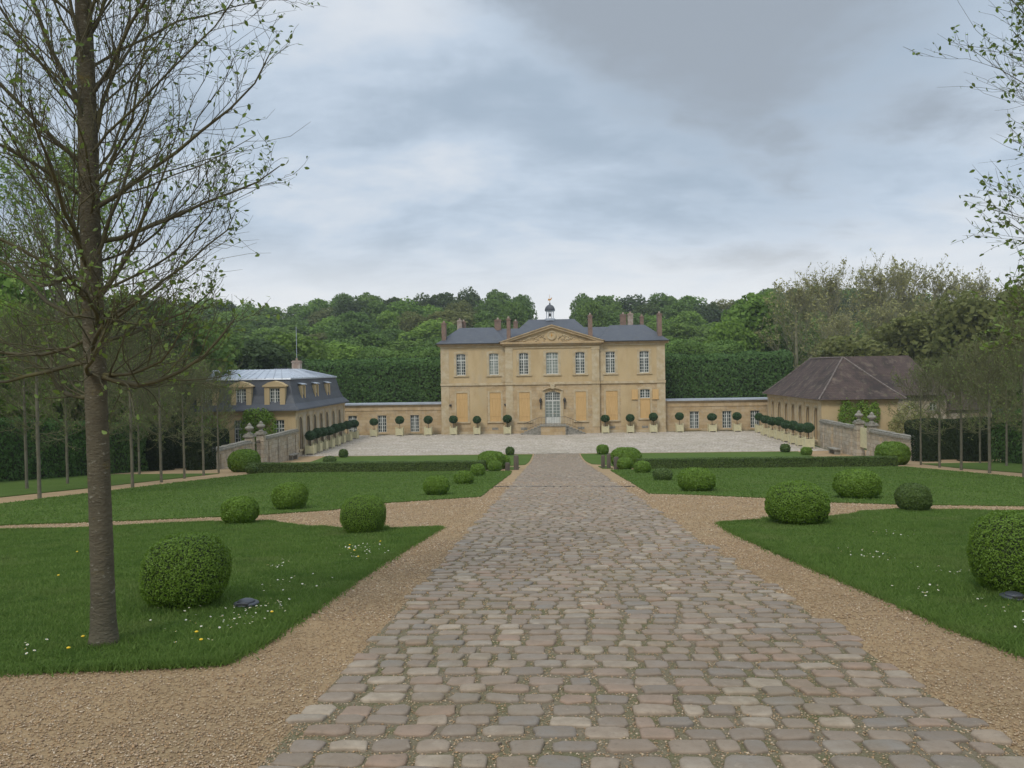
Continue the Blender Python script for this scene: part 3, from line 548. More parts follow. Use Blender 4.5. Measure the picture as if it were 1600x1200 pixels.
def loft(mb, A, B, levels, mi=0, cap=True, side_mats=None):
    """rectangles A,B = (x0,x1,y0,y1); levels (t,z)"""
    rings = []
    for t, z in levels:
        x0, x1, y0, y1 = [A[i]+(B[i]-A[i])*t for i in range(4)]; rings.append([(x0, y0, z), (x1, y0, z), (x1, y1, z), (x0, y1, z)])
    for i in range(len(rings)-1):
        for j in range(4): k = (j+1) % 4; mb.quad(rings[i][j], rings[i][k], rings[i+1][k], rings[i+1][j], mi)
    mb.quad(*rings[0], mi)
    if cap and B[0] != B[1] and B[2] != B[3]: mb.quad(*rings[-1], mi)
    return rings
def chimney(parent, x, y, w, d, z0, z1, stone=False):
    m = MB(); m.box(x-w/2, x+w/2, y-d/2, y+d/2, z0, z1-.16); m.box(x-w/2-.05, x+w/2+.05, y-d/2-.05, y+d/2+.05, z1-.16, z1-.06); m.box(x-w/2+.02, x+w/2-.02, y-d/2+.02, y+d/2-.02, z1-.06, z1+.03)
    o = m.build('chimney', M['potstone'] if stone else M['brick'], parent)
    p = MB(); p.lathe([(.10, 0), (.12, .05), (.09, .22), (.11, .25)], (x, y, z1+.03), 8); p.build('chimney_pot', M['potstone'], parent); return o
# ---------------- the chateau
ch = empty('chateau', (-.2, 88, ZC), 'two storey ochre stone chateau with boarded ground floor windows, slate roofs and a central pediment', 'country house')
WB, WT = 6.55, 8.95
up = [(-10.1, 1.05), (-6.45, 1.05), (6.4, 1.05), (10.1, 1.05)]; upc = [(-3.12, 1.05), (0, 1.34), (3.07, 1.05)]
bl = [(-10.05, 1.25), (-6.35, 1.25), (6.5, 1.3)]; blc = [(-3.1, 1.2), (3.1, 1.15)]
ST = 5.56
low, upw = MB(), MB()
wall_open(low, -12.35, -5.15, 0, ST, 0, [(c, w, 1.4, 4.6, 0) for c, w in bl if c < 0])
wall_open(low, 5.15, 12.35, 0, ST, 0, [(6.5, 1.3, 1.4, 4.6, 0), (10.15, 1.12, 1.55, 4.75, .1)])
wall_open(low, -5.15, 5.15, 0, ST, -.35, [(c, w, 1.4, 4.6, 0) for c, w in blc]+[(0, 1.7, 1.05, 4.66, .22)])
for s in (-1, 1): low.quad((s*5.15, -.35, 0), (s*5.15, 0, 0), (s*5.15, 0, ST), (s*5.15, -.35, ST)); low.quad((s*12.35, 0, 0), (s*12.35, 10.5, 0), (s*12.35, 10.5, ST), (s*12.35, 0, ST))
low.quad((-12.35, 10.5, 0), (12.35, 10.5, 0), (12.35, 10.5, ST), (-12.35, 10.5, ST))
low.build('wall', M['stone'], ch)
wall_open(upw, -12.35, -5.15, ST, 9.9, 0, [(c, w, WB, WT, .1) for c, w in up if c < 0]); wall_open(upw, 5.15, 12.35, ST, 9.9, 0, [(c, w, WB, WT, .1) for c, w in up if c > 0])
wall_open(upw, -5.15, 5.15, ST, 9.9, -.35, [(c, w, WB, WT, .12) for c, w in upc])
for s in (-1, 1): upw.quad((s*5.15, -.35, ST), (s*5.15, 0, ST), (s*5.15, 0, 9.9), (s*5.15, -.35, 9.9)); upw.quad((s*12.35, 0, ST), (s*12.35, 10.5, ST), (s*12.35, 10.5, 9.9), (s*12.35, 0, 9.9))
upw.quad((-12.35, 10.5, ST), (12.35, 10.5, ST), (12.35, 10.5, 9.9), (-12.35, 10.5, 9.9))
upw.build('wall', M['stucco'], ch)
# stucco fields of the lower storey (between the windows) stand slightly proud
for a, b in ((-9.15, -7.3), (7.5, 9.2)):
    sf = MB(); sf.box(a, b, -.02, .01, .75, 5.2); sf.build('stucco_panel', M['stucco'], ch)
tr = MB()
for s in (-1, 1):
    for z0, z1 in ((0, .7), (.7, 5.38)): tr.box(s*11.9-.46, s*11.9+.46, -.045 if z0 else -.09, .02, z0, z1)
    tr.box(s*11.9-.46, s*11.9+.46, -.045, .02, 5.74, 9.6)
    tr.box(s*4.75-.41, s*4.75+.41, -.40, -.34, .7, 5.38); tr.box(s*4.75-.41, s*4.75+.41, -.40, -.34, 5.74, 9.45)
    tr.box(s*4.75-.44, s*4.75+.44, -.43, -.34, 9.2, 9.452)
    tr.box(s*5.42-.24, s*5.42+.24, -.04, .02, 5.74, 9.6)
for a, b, y in ((-12.41, -5.16, 0), (5.16, 12.41, 0), (-5.2, 5.2, -.35)):
    tr.box(a, b, y-.13, y+.02, 5.42, 5.56); tr.box(a, b, y-.08, y+.02, 5.56, 5.70); tr.box(a, b, y-.10, y+.02, 9.42+.18*(y == 0), 9.56+.2*(y == 0))
    if y == 0: tr.box(a, b, y-.1, y+.02, 0, .001+.3)
for c, w in up: surround(tr, c, w, WB, WT, 0, .26, .035, True, .1)
for c, w in upc: surround(tr, c, w, WB, WT, -.35, .28, .035, True, .12)
for c, w in bl: surround(tr, c, w, 1.4, 4.6, 0, .2, .035, True, 0)
for c, w in blc: surround(tr, c, w, 1.4, 4.6, -.35, .2, .035, True, 0)
surround(tr, 10.15, 1.12, 1.55, 4.75, 0, .2, .03, True, .1)
tr.build('stone_trim', M['trimstone'], ch)
dh = MB()  # hood mould of the door
n = 10; ar = [(-1.12+2.24*i/n, 4.72+.30*(1-(2*i/n-1)**2)) for i in range(n+1)]
dh.extr([(x, z+.14) for x, z in ar]+[(x, z) for x, z in ar[::-1]], -.56, -.34)
for s in (-1, 1): dh.box(s*1.0-.14, s*1.0+.14, -.42, -.33, 1.05, 4.7)
dh.extr([(-.18, 4.95), (.18, 4.95), (.26, 5.45), (-.26, 5.45)], -.6, -.34)
dh.build('door_hood', M['trimstone'], ch)
for i, (c, w) in enumerate(up): window(ch, c, w, WB, WT-.02, .12, glass='curtain' if i in (1,) else 'glass')
for i, (c, w) in enumerate(upc): window(ch, c, w, WB, WT-.02, -.23, glass='curtain' if i == 1 else 'glass')
for (c, w), y in [(q, 0) for q in bl]+[(q, -.35) for q in blc]:
    m = MB(); k = 4
    for i in range(k): m.box(c-w/2+w*i/k+.006, c-w/2+w*(i+1)/k-.006, y+.02+.006*(i % 2), y+.07, 1.4, 4.6)
    m.box(c-w/2, c+w/2, y+.06, y+.09, 1.4, 4.6)
    for z in (2.0, 4.0): m.box(c-w/2+.02, c+w/2-.02, y-.002, y+.02, z-.05, z+.05)
    m.build('boarded_shutter', M['board'], ch)
window(ch, 10.15, 1.12, 3.75, 4.73, .12, 4, 3, transom=0)
m = MB(); m.box(9.6, 10.7, .05, .1, 1.55, 3.68); m.box(9.6, 10.7, .0, .06, 3.6, 3.74); m.build('board_door', M['board'], ch, label='orange plywood door boarded beneath a small window')
for s in (-1, 1):
    m = MB(); m.box(10.15+s*1.13-.33, 10.15+s*1.13+.33, -.12, -.05, 3.72, 4.72); m.box(10.15+s*1.13-.37, 10.15+s*1.13+.37, -.14, -.04, 3.62, 3.72); m.build('open_shutter', M['board'], ch)
# door
d = MB(); d.box(-.85, -.77, -.2, -.1, 1.05, 4.6); d.box(.77, .85, -.2, -.1, 1.05, 4.6); d.box(-.77, .77, -.2, -.1, 3.55, 3.7); d.box(-.77, .77, -.2, -.1, 4.5, 4.62); d.box(-.06, .06, -.22, -.1, 1.05, 4.5)
d.box(-.77, .77, -.19, -.12, 1.05, 1.85)
for j in range(1, 3): d.box(-.77, .77, -.18, -.13, 3.7+.8*j/3-.02, 3.7+.8*j/3+.02)
for x in (-.6, -.42, -.24, .24, .42, .6): d.box(x-.02, x+.02, -.18, -.13, 3.7, 4.5)
for x in (-.42, .42): d.box(x-.02, x+.02, -.18, -.13, 1.85, 3.55)
for j in range(1, 5): d.box(-.77, .77, -.18, -.13, 1.85+1.7*j/5-.02, 1.85+1.7*j/5+.02)
for x in (-.415, .415):
    for (a, b) in ((1.15, 1.75),): d.box(x-.27, x+.27, -.215, -.185, a, b)
do = d.build('front_door', M['white'], ch); p = MB(); p.quad((-.8, -.14, 3.6), (.8, -.14, 3.6), (.8, -.14, 4.6), (-.8, -.14, 4.6)); p.build('pane', M['glass'], do)
p = MB(); p.quad((-.8, -.14, 1.8), (.8, -.14, 1.8), (.8, -.14, 3.6), (-.8, -.14, 3.6)); p.build('pane', M['curtain'], do); h = MB(); h.tube([(.1, -.24, 2.2), (.1, -.3, 2.2), (.2, -.3, 2.2)], .015); h.build('handle', M['gold'], do)
# cornices
co = MB()
for a, b, y in ((-12.75, -5.5, 0), (5.5, 12.75, 0)):
    co.box(a+.15, b, y-.18, y+.3, 9.78, 9.94); co.box(a, b, y-.34, y+.3, 9.94, 10.08)
for s in (-1, 1): co.box(min(s*12.34, s*12.72), max(s*12.34, s*12.72), .3, 10.6, 9.8, 10.07)
co.box(-5.45, 5.45, -.6, .0, 9.75, 9.92); co.box(-5.65, 5.65, -.78, .0, 9.92, 10.12)
co.build('cornice', M['stone'], ch)
pe = MB(); pe.extr([(-5.4, 10.1), (5.4, 10.1), (0, 11.72)], -.42, -.1); pe.build('pediment', M['stucco'], ch)
rk = MB()
for s in (-1, 1):
    rk.extr([(s*5.72, 10.12), (0, 11.92), (0, 11.62), (s*4.9, 10.12)], -.72, -.35); rk.extr([(s*5.85, 10.14), (0, 11.99), (0, 11.88), (s*5.5, 10.16)], -.84, -.3)
rk.build('raking_cornice', M['stone'], ch)
rl = MB(); rr = random.Random(3)
for s in (-1, 1):
    for i in range(46):
        t = rr.random(); x = .75+3.3*t; zmax = 11.6-(x/5.4)*1.6; z = 10.2+rr.random()*max(.02, zmax-10.35)*.85; q = rr.uniform(.05, .13)
        rl.lathe([(0.001, -q*.8), (q*.7, -q*.5), (q, 0), (q*.7, q*.5), (.001, q*.8)], (s*x, -.43, z), 6)
    rl.tube([(s*.7, -.45, 10.4), (s*1.3, -.47, 10.9), (s*2.0, -.47, 10.5), (s*2.8, -.47, 10.65), (s*3.6, -.45, 10.3)], .05, 5)
rl.build('carved_relief', M['trimstone'], ch, smooth=True)
ck = MB(); n = 20
ck.v = []; 
def ring_y(mb, r0, r1, y0, y1, cz, n=24, cx=0):
    vs = []
    for r, y in ((r0, y1), (r0, y0), (r1, y0), (r1, y1)):
        vs += [(cx+r*math.cos(2*math.pi*j/n), y, cz+r*math.sin(2*math.pi*j/n)) for j in range(n)]
    mb.add(vs, [(i*n+j, i*n+(j+1) % n, (i+1)*n+(j+1) % n, (i+1)*n+j) for i in range(3) for j in range(n)])
ring_y(ck, .36, .5, -.56, -.42, 10.82); clk = ck.build('clock', M['trimstone'], ch)
cf = MB(); cf.lathe([(.36, 0), (.36, .05)], (0, 0, 0), 20); cf.xf(Matrix.Translation((0, -.45, 10.82)) @ Matrix.Rotation(math.pi/2, 4, 'X')); cf.build('clock_face', M['stucco'], clk)
hh = MB(); hh.box(-.018, .018, -.53, -.51, 10.82, 11.08); hh.box(-.02, .02, -.535, -.515, 10.6, 10.82); hh.box(-.07, .07, -.54, -.5, 10.75, 10.89); hh.build('clock_hand', M['gold'], clk)
# roofs
r1 = MB(); loft(r1, (-12.2, 12.2, 1.0, 10.9), (-9.2, 9.2, 5.9, 5.9), [(0, 10.0), (1, 11.95)]); r1.build('roof', M['slate'], ch)
for s in (-1, 1):
    r = MB(); A = (-12.85, -4.9, -.42, 9.2) if s < 0 else (4.9, 12.85, -.42, 9.2); B = (-10.6, -6.7, 3.9, 3.9) if s < 0 else (6.7, 10.6, 3.9, 3.9)
    loft(r, A, B, [(0, 10.08), (.08, 10.2), (1, 12.02)]); r.build('roof', M['slate'], ch)
r = MB(); r.add([(-5.8, -.6, 10.13), (0, -.6, 11.88), (5.8, -.6, 10.13), (-5.8, 3, 10.13), (0, 3, 11.88), (5.8, 3, 10.13)], [(0, 1, 4, 3), (1, 2, 5, 4)]); r.build('pediment_roof', M['slate'], ch)
r = MB(); loft(r, (-5.3, 5.3, -.15, 11.2), (-2.65, 2.65, 5.6, 5.6), [(0, 10.15), (1, 12.93)]); rc = r.build('roof', M['slate'], ch)
for a in (-12.86, 5.7): g = MB(); g.box(a, a+7.16, -.52, -.40, 10.0, 10.09); g.build('gutter', M['iron'], ch)
for x, y, w_, d_, z0, z1, st in ((-12.05, 1.0, .46, .9, 10.0, 12.45, 0), (-11.0, 7.5, .55, .9, 10.2, 13.1, 1), (-10.6, 8.2, .5, .8, 10.2, 13.0, 0), (-6.3, 5.8, .75, .8, 10.8, 13.0, 0), (-4.75, .2, .40, .8, 10.1, 12.75, 0), (-4.3, 8.2, .5, .7, 11, 12.9, 0),
    (4.25, .2, .46, .8, 10.2, 12.95, 0), (8.6, 8.2, .7, .8, 11, 13.5, 0), (9.4, 7.6, .62, .7, 11, 13.55, 1), (10.75, 7.6, .4, .7, 10.4, 13.2, 0), (11.95, 1.2, .45, .95, 10.0, 13.05, 0)):
    chimney(ch, x, y, w_, d_, z0, z1, st)
# bell turret
bt = MB(); bt.lathe([(.62, 12.762), (.62, 13.014), (.5, 13.031)], (-.15, 5.6, 0), 8)
for k in range(8): q = 2*math.pi*(k+.5)/8; x, y = -.15+.42*math.cos(q), 5.6+.42*math.sin(q); bt.tube([(x, y, 13.014), (x, y, 13.896)], .055, 5)
bt.lathe([(.56, 13.854), (.56, 13.955), (.5, 13.972)], (-.15, 5.6, 0), 8); tu = bt.build('bell_turret', M['zinc'], ch)
dm = MB(); dm.lathe([(.6, 13.955), (.6, 14.022), (.57, 14.190), (.48, 14.400), (.32, 14.551), (.14, 14.644), (.08, 14.694), (.09, 14.820), (.03, 14.879)], (-.15, 5.6, 0), 16); dm.build('dome', M['slate'], tu, smooth=True)
be = MB(); be.lathe([(.22, 13.266), (.19, 13.350), (.13, 13.560), (.05, 13.619), (.04, 13.854)], (-.15, 5.6, 0), 12); be.build('bell', M['bronze'], tu, smooth=True)
wc = MB(); wc.tube([(-.15, 5.6, 14.862), (-.15, 5.6, 15.828)], .018, 5); wc.lathe([(.001, 14.946), (.07, 14.996), (.001, 15.047)], (-.15, 5.6, 0), 8)
wc.extr([(-.38, 15.131), (-.1, 15.131), (.02, 15.198), (.13, 15.467), (.02, 15.450), (-.06, 15.324), (-.22, 15.299), (-.3, 15.383)], 5.585, 5.615); wc.build('weathercock', M['gold'], tu)
# steps
lw_ = MB(); lw_.box(-1.38, 1.38, -2.36, -.36, 0, .93); lw_.build('landing', M['stone'], ch)
for s in (-1, 1): lw_ = MB(); lw_.box(s*1.38-.06, s*1.38+.06, -2.42, -2.3, 0, 1.04); lw_.build('landing_post', M['greystone'], ch)
sp_ = MB(); sp_.box(-1.46, 1.46, -2.44, -.36, .93, 1.05); 
for s in (-1, 1):
    for k in range(6):
        z1 = 1.05-(k+1)*.15; x1 = 1.4+.35*(k+1); yb = -1.9-.06*k
        poly = [(1.38, -.36), (x1, -.36)]+[(1.4+(x1-1.4)*math.cos(a), -1.6+(yb+1.6)*math.sin(a)) for a in [math.pi/2*i/6 for i in range(7)]]+[(1.38, yb)]
        n = len(poly); vs = [(s*x, y, 0) for x, y in poly]+[(s*x, y, z1-.003*k) for x, y in poly]
        sp_.add(vs, [tuple(range(n)), tuple(range(n, 2*n))]+[(i, (i+1) % n, (i+1) % n+n, i+n) for i in range(n)])
sp_.build('front_steps', M['greystone'], ch)
for s in (-1, 1):
    m = MB(); path = [(s*.0, -2.2, 1.95), (s*1.4, -2.2, 1.95), (s*1.9, -2.15, 1.75), (s*2.6, -2.05, 1.45), (s*3.2, -1.8, 1.2)]
    m.tube(path, .022, 5); m.tube([(x, y, z-.72 if z > 1.9 else z-.7) for x, y, z in path], .014, 4)
    for i in range(len(path)-1):
        a, b = Vector(path[i]), Vector(path[i+1]); k = max(2, int((b-a).length/.16))
        for j in range(k): q = a.lerp(b, j/k); m.tube([q, q-Vector((0, 0, .88 if q.z > 1.9 else .8))], .010, 4)
    m.build('railing', M['iron'], ch)
for s in (-1, 1):
    m = MB(); x = s*1.32; m.tube([(x, -.36, 3.1), (x, -.55, 3.0), (x, -.62, 3.2), (x, -.6, 3.45)], .025, 5); m.tube([(x, -.36, 2.75), (x, -.5, 2.8), (x, -.55, 3.0)], .02, 5)
    m.box(x-.05, x+.05, -.4, -.355, 2.7, 3.5); m.lathe([(.06, 3.4), (.13, 3.5), (.15, 3.8), (.06, 3.9), (.02, 4.0)], (x, -.6, 0), 6); m.build('wall_lantern', M['iron'], ch)
for x, y in ((-11.35, 0), (-5.24, 0)): m = MB(); m.box(x-.12, x+.12, y-.12, y-.045, 3.15, 3.35); m.tube([(x, y-.1, 3.25), (x, y-.3, 3.3)], .05, 6); m.build('flood_lamp', M['iron'], ch)
for x in (-6.4, -3.2, 3.1, 6.5, 10.1): y = -.34 if abs(x) < 5 else .01; vt = MB(); vt.box(x-.35, x+.35, y-.02, y+.005, .45, .72); vt.build('cellar_vent', M['greystone'], ch)
# ---------------- low link wings
def link_wing(s, lab):
    xa, xb = (-24.5, -12.55) if s < 0 else (12.15, 24.3)
    o = empty('link_wing', ((xa+xb)/2, 88.7, ZC), lab, 'building'); xm = (xa+xb)/2; f = MB()
    cs = [c-xm for c in ((-22.75, -19.4, -15.7) if s < 0 else (15.4, 18.95, 22.0))]
    wall_open(f, xa-xm, xb-xm, 0, 3.4, 0, [(c, 1.0, .25, 2.2, 0) for c in cs]); f.quad((xa-xm, 4, 0), (xb-xm, 4, 0), (xb-xm, 4, 3.4), (xa-xm, 4, 3.4)); f.build('wall', M['stone'], o)
    t = MB()
    for c in cs: surround(t, c, 1.0, .25, 2.2, 0, .24, .03, True, 0)
    t.box(xa-xm, xb-xm, -.1, .05, 3.22, 3.4); t.box(xa-xm, xb-xm, -.06, .01, 0, .3); t.box(xa-xm, xb-xm, -.05, .01, 2.72, 2.8); t.build('stone_trim', M['stone'], o)
    for c in cs: window(o, c, 1.0, .25, 2.2, .12, 4, 5, transom=0)
    z = MB(); z.box(xa-xm, xb-xm, -.2, 4.2, 3.4, 3.47); z.box(xa-xm, xb-xm, -.24, -.16, 3.37, 3.52)
    z.build('roof', M['zinc'], o)
link_wing(-1, 'low stone link wing with three small paned windows left of the chateau'); link_wing(1, 'low stone link wing with three small paned windows right of the chateau')
# ---------------- slate mansard wing (left) and tiled wing (right)
PL = [67.7, 69.8, 71.78, 73.8, 75.79, 78.01, 80.25]; PR = [85.22, 82.77, 80.42, 78.2, 75.99, 73.75, 71.54]
def leaf_patch(name, parent_loc, ells, n, leaf, leafm, seed, parent=None):
    r = np.random.default_rng(seed); Vs = []; Fs = []; off = 0
    wts = np.array([e[3]*e[5]+e[3]*e[4] for e in ells]); wts = wts/wts.sum()
    for e, wt in zip(ells, wts):
        k = int(n*wt); d = unit(r.normal(0, 1, (k, 3))); q = d*r.uniform(.72, 1.04, (k, 1))*(1+.13*vnoise(d*2+e[0], 2.2, seed))[:, None]
        P = np.array(e[:3])+q*np.array(e[3:6]); V, F = leafquads(P, d, leaf, r, .8, .65); Vs.append(V); Fs.append(F+off); off += len(V)
    me = npmesh(name, np.concatenate(Vs), [np.concatenate(Fs)], leafm)
    return link(name, me, parent, parent_loc)
lw = empty('mansard_wing', (-28.2, 74.6, ZC), 'long low wing with slate mansard roof, zinc top and stone dormers left of the courtyard', 'building')
def Lx(x): return x+28.5
def Ly(y): return y-74.6
# court side wall faces +x : build facing -y then rotate.  local u = y ; rotation +90deg maps (u, -d) -> (d, u)
def facing(sx, X0, Y0):
    # local (x,y,z) with wall plane y=0 facing -y ; u along wall
    return (Matrix.Translation((X0, Y0, 0)) @ Matrix.Rotation(math.pi/2, 4, 'Z')) if sx > 0 else (Matrix.Translation((X0, Y0, 0)) @ Matrix.Rotation(-math.pi/2, 4, 'Z'))
FL = facing(1, Lx(-22.3), Ly(66.3))                  # u = Y-68.3
w1 = MB(); wall_open(w1, 0, 16, 0, 4.0, 0, [(y-66.3, .85, .55, 3.35, .3) for y in PL], .3); w1.xf(FL); w1.build('wall', M['pale'], lw)
w2 = MB(); gw = [(-27.1, 1.0), (-23.75, 1.0), (-31.5, 1.0)]
wall_open(w2, Lx(-34), Lx(-22.3), 0, 4.0, Ly(66.3), [(Lx(c), w, .9, 3.2, 0) for c, w in gw]); w2.quad((Lx(-34), Ly(66.3), 0), (Lx(-34), Ly(82.3), 0), (Lx(-34), Ly(82.3), 4), (Lx(-34), Ly(66.3), 4)); w2.quad((Lx(-34), Ly(82.3), 0), (Lx(-22.3), Ly(82.3), 0), (Lx(-22.3), Ly(82.3), 4), (Lx(-34), Ly(82.3), 4))
w2.build('wall', M['stucco'], lw)
t1 = MB()
for y in PL: surround(t1, y-66.3, .85, .55, 3.35, 0, .2, .03, True, .25)
t1.box(0, 16, -.1, .02, 3.75, 4.0); t1.box(-.02, .5, -.05, .02, 0, 3.74); t1.box(15.5, 16.02, -.05, .02, 0, 3.74); t1.xf(FL)
t1.build('stone_trim', M['trimstone'], lw)
t2 = MB()
for c, w_ in gw: surround(t2, Lx(c), w_, .9, 3.2, Ly(66.3), .2, .03)
t2.box(Lx(-34), Lx(-22.2), Ly(66.18), Ly(66.32), 3.75, 4.0); t2.build('stone_trim', M['stucco'], lw)
for y in PL:
    m = MB(); m.box(y-66.3-.425, y-66.3+.425, .16, .22, .55, 3.35); m.box(y-66.3-.02, y-66.3+.02, .14, .17, .55, 3.3); m.xf(FL); m.build('shutter', M['boardg'], lw)
for c, w_ in gw: window(lw, Lx(c), w_, .9, 3.2, Ly(66.42), 4, 6)
mr = MB(); E_ = (Lx(-34.3), Lx(-21.85), Ly(65.85), Ly(82.8)); Bk = (Lx(-33.2), Lx(-22.95), Ly(67.0), Ly(81.6))
loft(mr, E_, Bk, [(0, 3.98), (.03, 4.1), (.45, 4.55), (.72, 5.25), (1, 6.6)]); mr.build('roof', M['slate'], lw)
zt = MB(); B2 = (Bk[0]-.12, Bk[1]+.12, Bk[2]-.12, Bk[3]+.12); C2 = (Lx(-31.5), Lx(-24.7), Ly(71.5), Ly(76))
loft(zt, B2, C2, [(0, 6.6), (.01, 6.72), (1, 7.5)])
for i in range(1, 14): 
    t = i/14; xa = B2[0]+(B2[1]-B2[0])*t; xb = C2[0]+(C2[1]-C2[0])*t; zt.tube([(xa, B2[2], 6.73), (xb, C2[2], 7.51)], .035, 4)
for i in range(1, 18):
    t = i/18; ya = B2[2]+(B2[3]-B2[2])*t; yb = C2[2]+(C2[3]-C2[2])*t; zt.tube([(B2[1], ya, 6.73), (C2[1], yb, 7.51)], .035, 4)
zt.build('zinc_roof', M['zinc'], lw)
zz_ = MB(); zz_.box(Lx(-26.6), Lx(-25.3), Ly(73.5), Ly(74.0), 7.5, 7.62); zz_.build('roof_hatch', M['slate'], lw)
def dormer(parent, F, u, zinc=False):
    """dormer in a wall-plane frame F, plane y=0 outward -y"""
    m = MB(); wi, hb, ht = .9, 4.42, 5.88
    m.box(u-.88, u-wi/2, 0, 2.0, 4.2, ht+.12); m.box(u+wi/2, u+.88, 0, 2.0, 4.2, ht+.12); m.box(u-wi/2, u+wi/2, 0, 2.0, 4.1, hb); m.box(u-wi/2, u+wi/2, .001, 2.0, ht, ht+.12)
    m.extr([(u-1.02, ht+.12), (u+1.02, ht+.12), (u+1.02, ht+.22), (u-1.02, ht+.22)], -.1, 1.9)
    m.extr([(u-1.0, ht+.22), (u+1.0, ht+.22), (u+.55, ht+.48), (u, ht+.62), (u-.55, ht+.48)], -.08, 1.4)
    m.xf(F); dd = m.build('dormer', M['stucco'], parent)
    window(dd, u, wi, hb, ht, .14, 4, 5, xfm=F, transom=0)
    return dd
def slim_dormer(parent, F, u):
    m = MB(); hb, ht = 4.5, 6.0
    for s in (-1, 1): m.box(u+s*.42-.12, u+s*.42+.12, 0, 1.5, 4.3, ht)
    m.box(u-.3, u+.3, 0.001, 1.4, ht, ht+.1); m.box(u-.3, u+.3, -.05, 1.4, 4.35, hb); m.xf(F); dd = m.build('dormer', M['stucco'], parent)
    c = MB(); c.add([(u-.6, -.12, ht+.1), (u+.6, -.12, ht+.1), (u+.6, 1.3, ht+.45), (u-.6, 1.3, ht+.45), (u-.6, -.12, ht+.15), (u+.6, -.12, ht+.15), (u+.6, 1.3, ht+.5), (u-.6, 1.3, ht+.5)], [(0, 1, 2, 3), (4, 5, 6, 7), (0, 1, 5, 4), (1, 2, 6, 5), (2, 3, 7, 6), (3, 0, 4, 7)]); c.xf(F); c.build('dormer_cap', M['zinc'], parent)
    window(dd, u, .6, hb, ht, .14, 2, 4, xfm=F, transom=0)
FD = facing(1, Lx(-22.5), Ly(66.3))
for y in (69.4, 73.4, 77.3): slim_dormer(lw, FD, y-66.3)
FN = Matrix.Translation((0, Ly(66.3), 0))
for x in (-32.8, -29.9, -26.95, -24.05): dormer(lw, FN, Lx(x))
chimney(lw, Lx(-25.2), Ly(76), .8, .6, 7.2, 8.3, True)
an = MB(); an.tube([(Lx(-25.2), Ly(76), 8.2), (Lx(-25.2), Ly(76), 11.6)], .03, 5); an.build('roof_aerial', M['zinc'], lw)
IV1 = leaf_patch('climbing_ivy', (-25.0, 65.9, ZC), [(-.9, 0, 2.4, .75, .35, 1.8), (.6, 0, 2.5, .9, .4, 1.7), (-.2, 0, 3.5, 1.3, .4, .75), (.2, -.1, 1.2, 1.2, .35, 1.2)], 5200, .15, M['ivy'], 1)
tag(IV1, 'rounded mass of green ivy on the near wall of the slate roofed wing', 'ivy')
IV2 = leaf_patch('climbing_ivy', (-29.2, 65.9, ZC), [(0, 0, 2.0, 1.1, .4, 1.9), (.9, -.1, 1.4, .9, .4, 1.4), (-1.0, 0, 1.6, 1, .4, 1.5)], 4200, .15, M['ivy'], 2)
tag(IV2, 'darker ivy beside the second pair of windows, seen through the young limes at the left', 'ivy')
# tiled wing
rw = empty('tiled_wing', (27, 76, ZC), 'low ochre wing with tall arched openings under a steep brown tiled hipped roof', 'building')
Rx_ = lambda x: x-27
Ry_ = lambda y: y-76
FR = facing(-1, Rx_(23.0), Ry_(87.0))                # u = 87-Y
w = MB(); wall_open(w, 0, 17.0, 0, 4.1, 0, [(87-y, .85, .5, 3.35, .3) for y in PR], .3); w.xf(FR); w.build('wall', M['stucco'], rw)
t = MB()
for y in PR: surround(t, 87-y, .85, .5, 3.35, 0, .2, .03, True, .25)
for y in PR[1:]: t.box(87-y-1.4, 87-y-1.0, -.045, .02, .3, 3.74)
t.box(0, 17.0, -.12, .02, 3.75, 4.1); t.box(-.02, .5, -.055, .02, 0, 3.74); t.box(16.1, 17.02, -.055, .02, 0, 3.74); t.xf(FR); t.build('stone_trim', M['trimstone'], rw)
for y in PR:
    m = MB(); m.box(87-y-.425, 87-y+.425, .16, .22, .5, 3.35); m.box(87-y-.02, 87-y+.02, .14, .17, .5, 3.3); m.xf(FR); m.build('shutter', M['boardg'], rw)
w = MB(); w.quad((Rx_(23.0), Ry_(70), 0), (Rx_(29.4), Ry_(70), 0), (Rx_(29.4), Ry_(70), 4.1), (Rx_(23.0), Ry_(70), 4.1)); w.quad((Rx_(29.4), Ry_(70), 0), (Rx_(29.4), Ry_(87.0), 0), (Rx_(29.4), Ry_(87.0), 4.1), (Rx_(29.4), Ry_(70), 4.1))
w.quad((Rx_(23.0), Ry_(87.0), 0), (Rx_(29.4), Ry_(87.0), 0), (Rx_(29.4), Ry_(87.0), 4.1), (Rx_(23.0), Ry_(87.0), 4.1))
w.build('wall', M['stucco'], rw)
w = MB(); w.box(Rx_(22.98), Rx_(29.44), Ry_(69.9), Ry_(70.0), 3.8, 4.1); w.box(Rx_(22.96), Rx_(23.6), Ry_(69.95), Ry_(70.001), 0, 3.8); w.build('stone_trim', M['stucco'], rw)
r = MB(); rg = loft(r, (Rx_(22.55), Rx_(29.95), Ry_(69.5), Ry_(87.5)), (Rx_(26.3), Rx_(26.3), Ry_(74.2), Ry_(83.2)), [(0, 4.1), (.2, 4.75), (.5, 5.85), (1, 7.75)]); ro = r.build('roof', M['tile'], rw)
rd = MB()
for j in range(4): rd.tube([tuple(Vector(rg[i][j])+Vector((0, 0, .03))) for i in range(4)], .085, 5)
rd.tube([(Rx_(26.3), Ry_(74.2), 7.78), (Rx_(26.3), Ry_(83.2), 7.78)], .09, 5); rd.build('ridge_tiles', M['ridge'], ro)
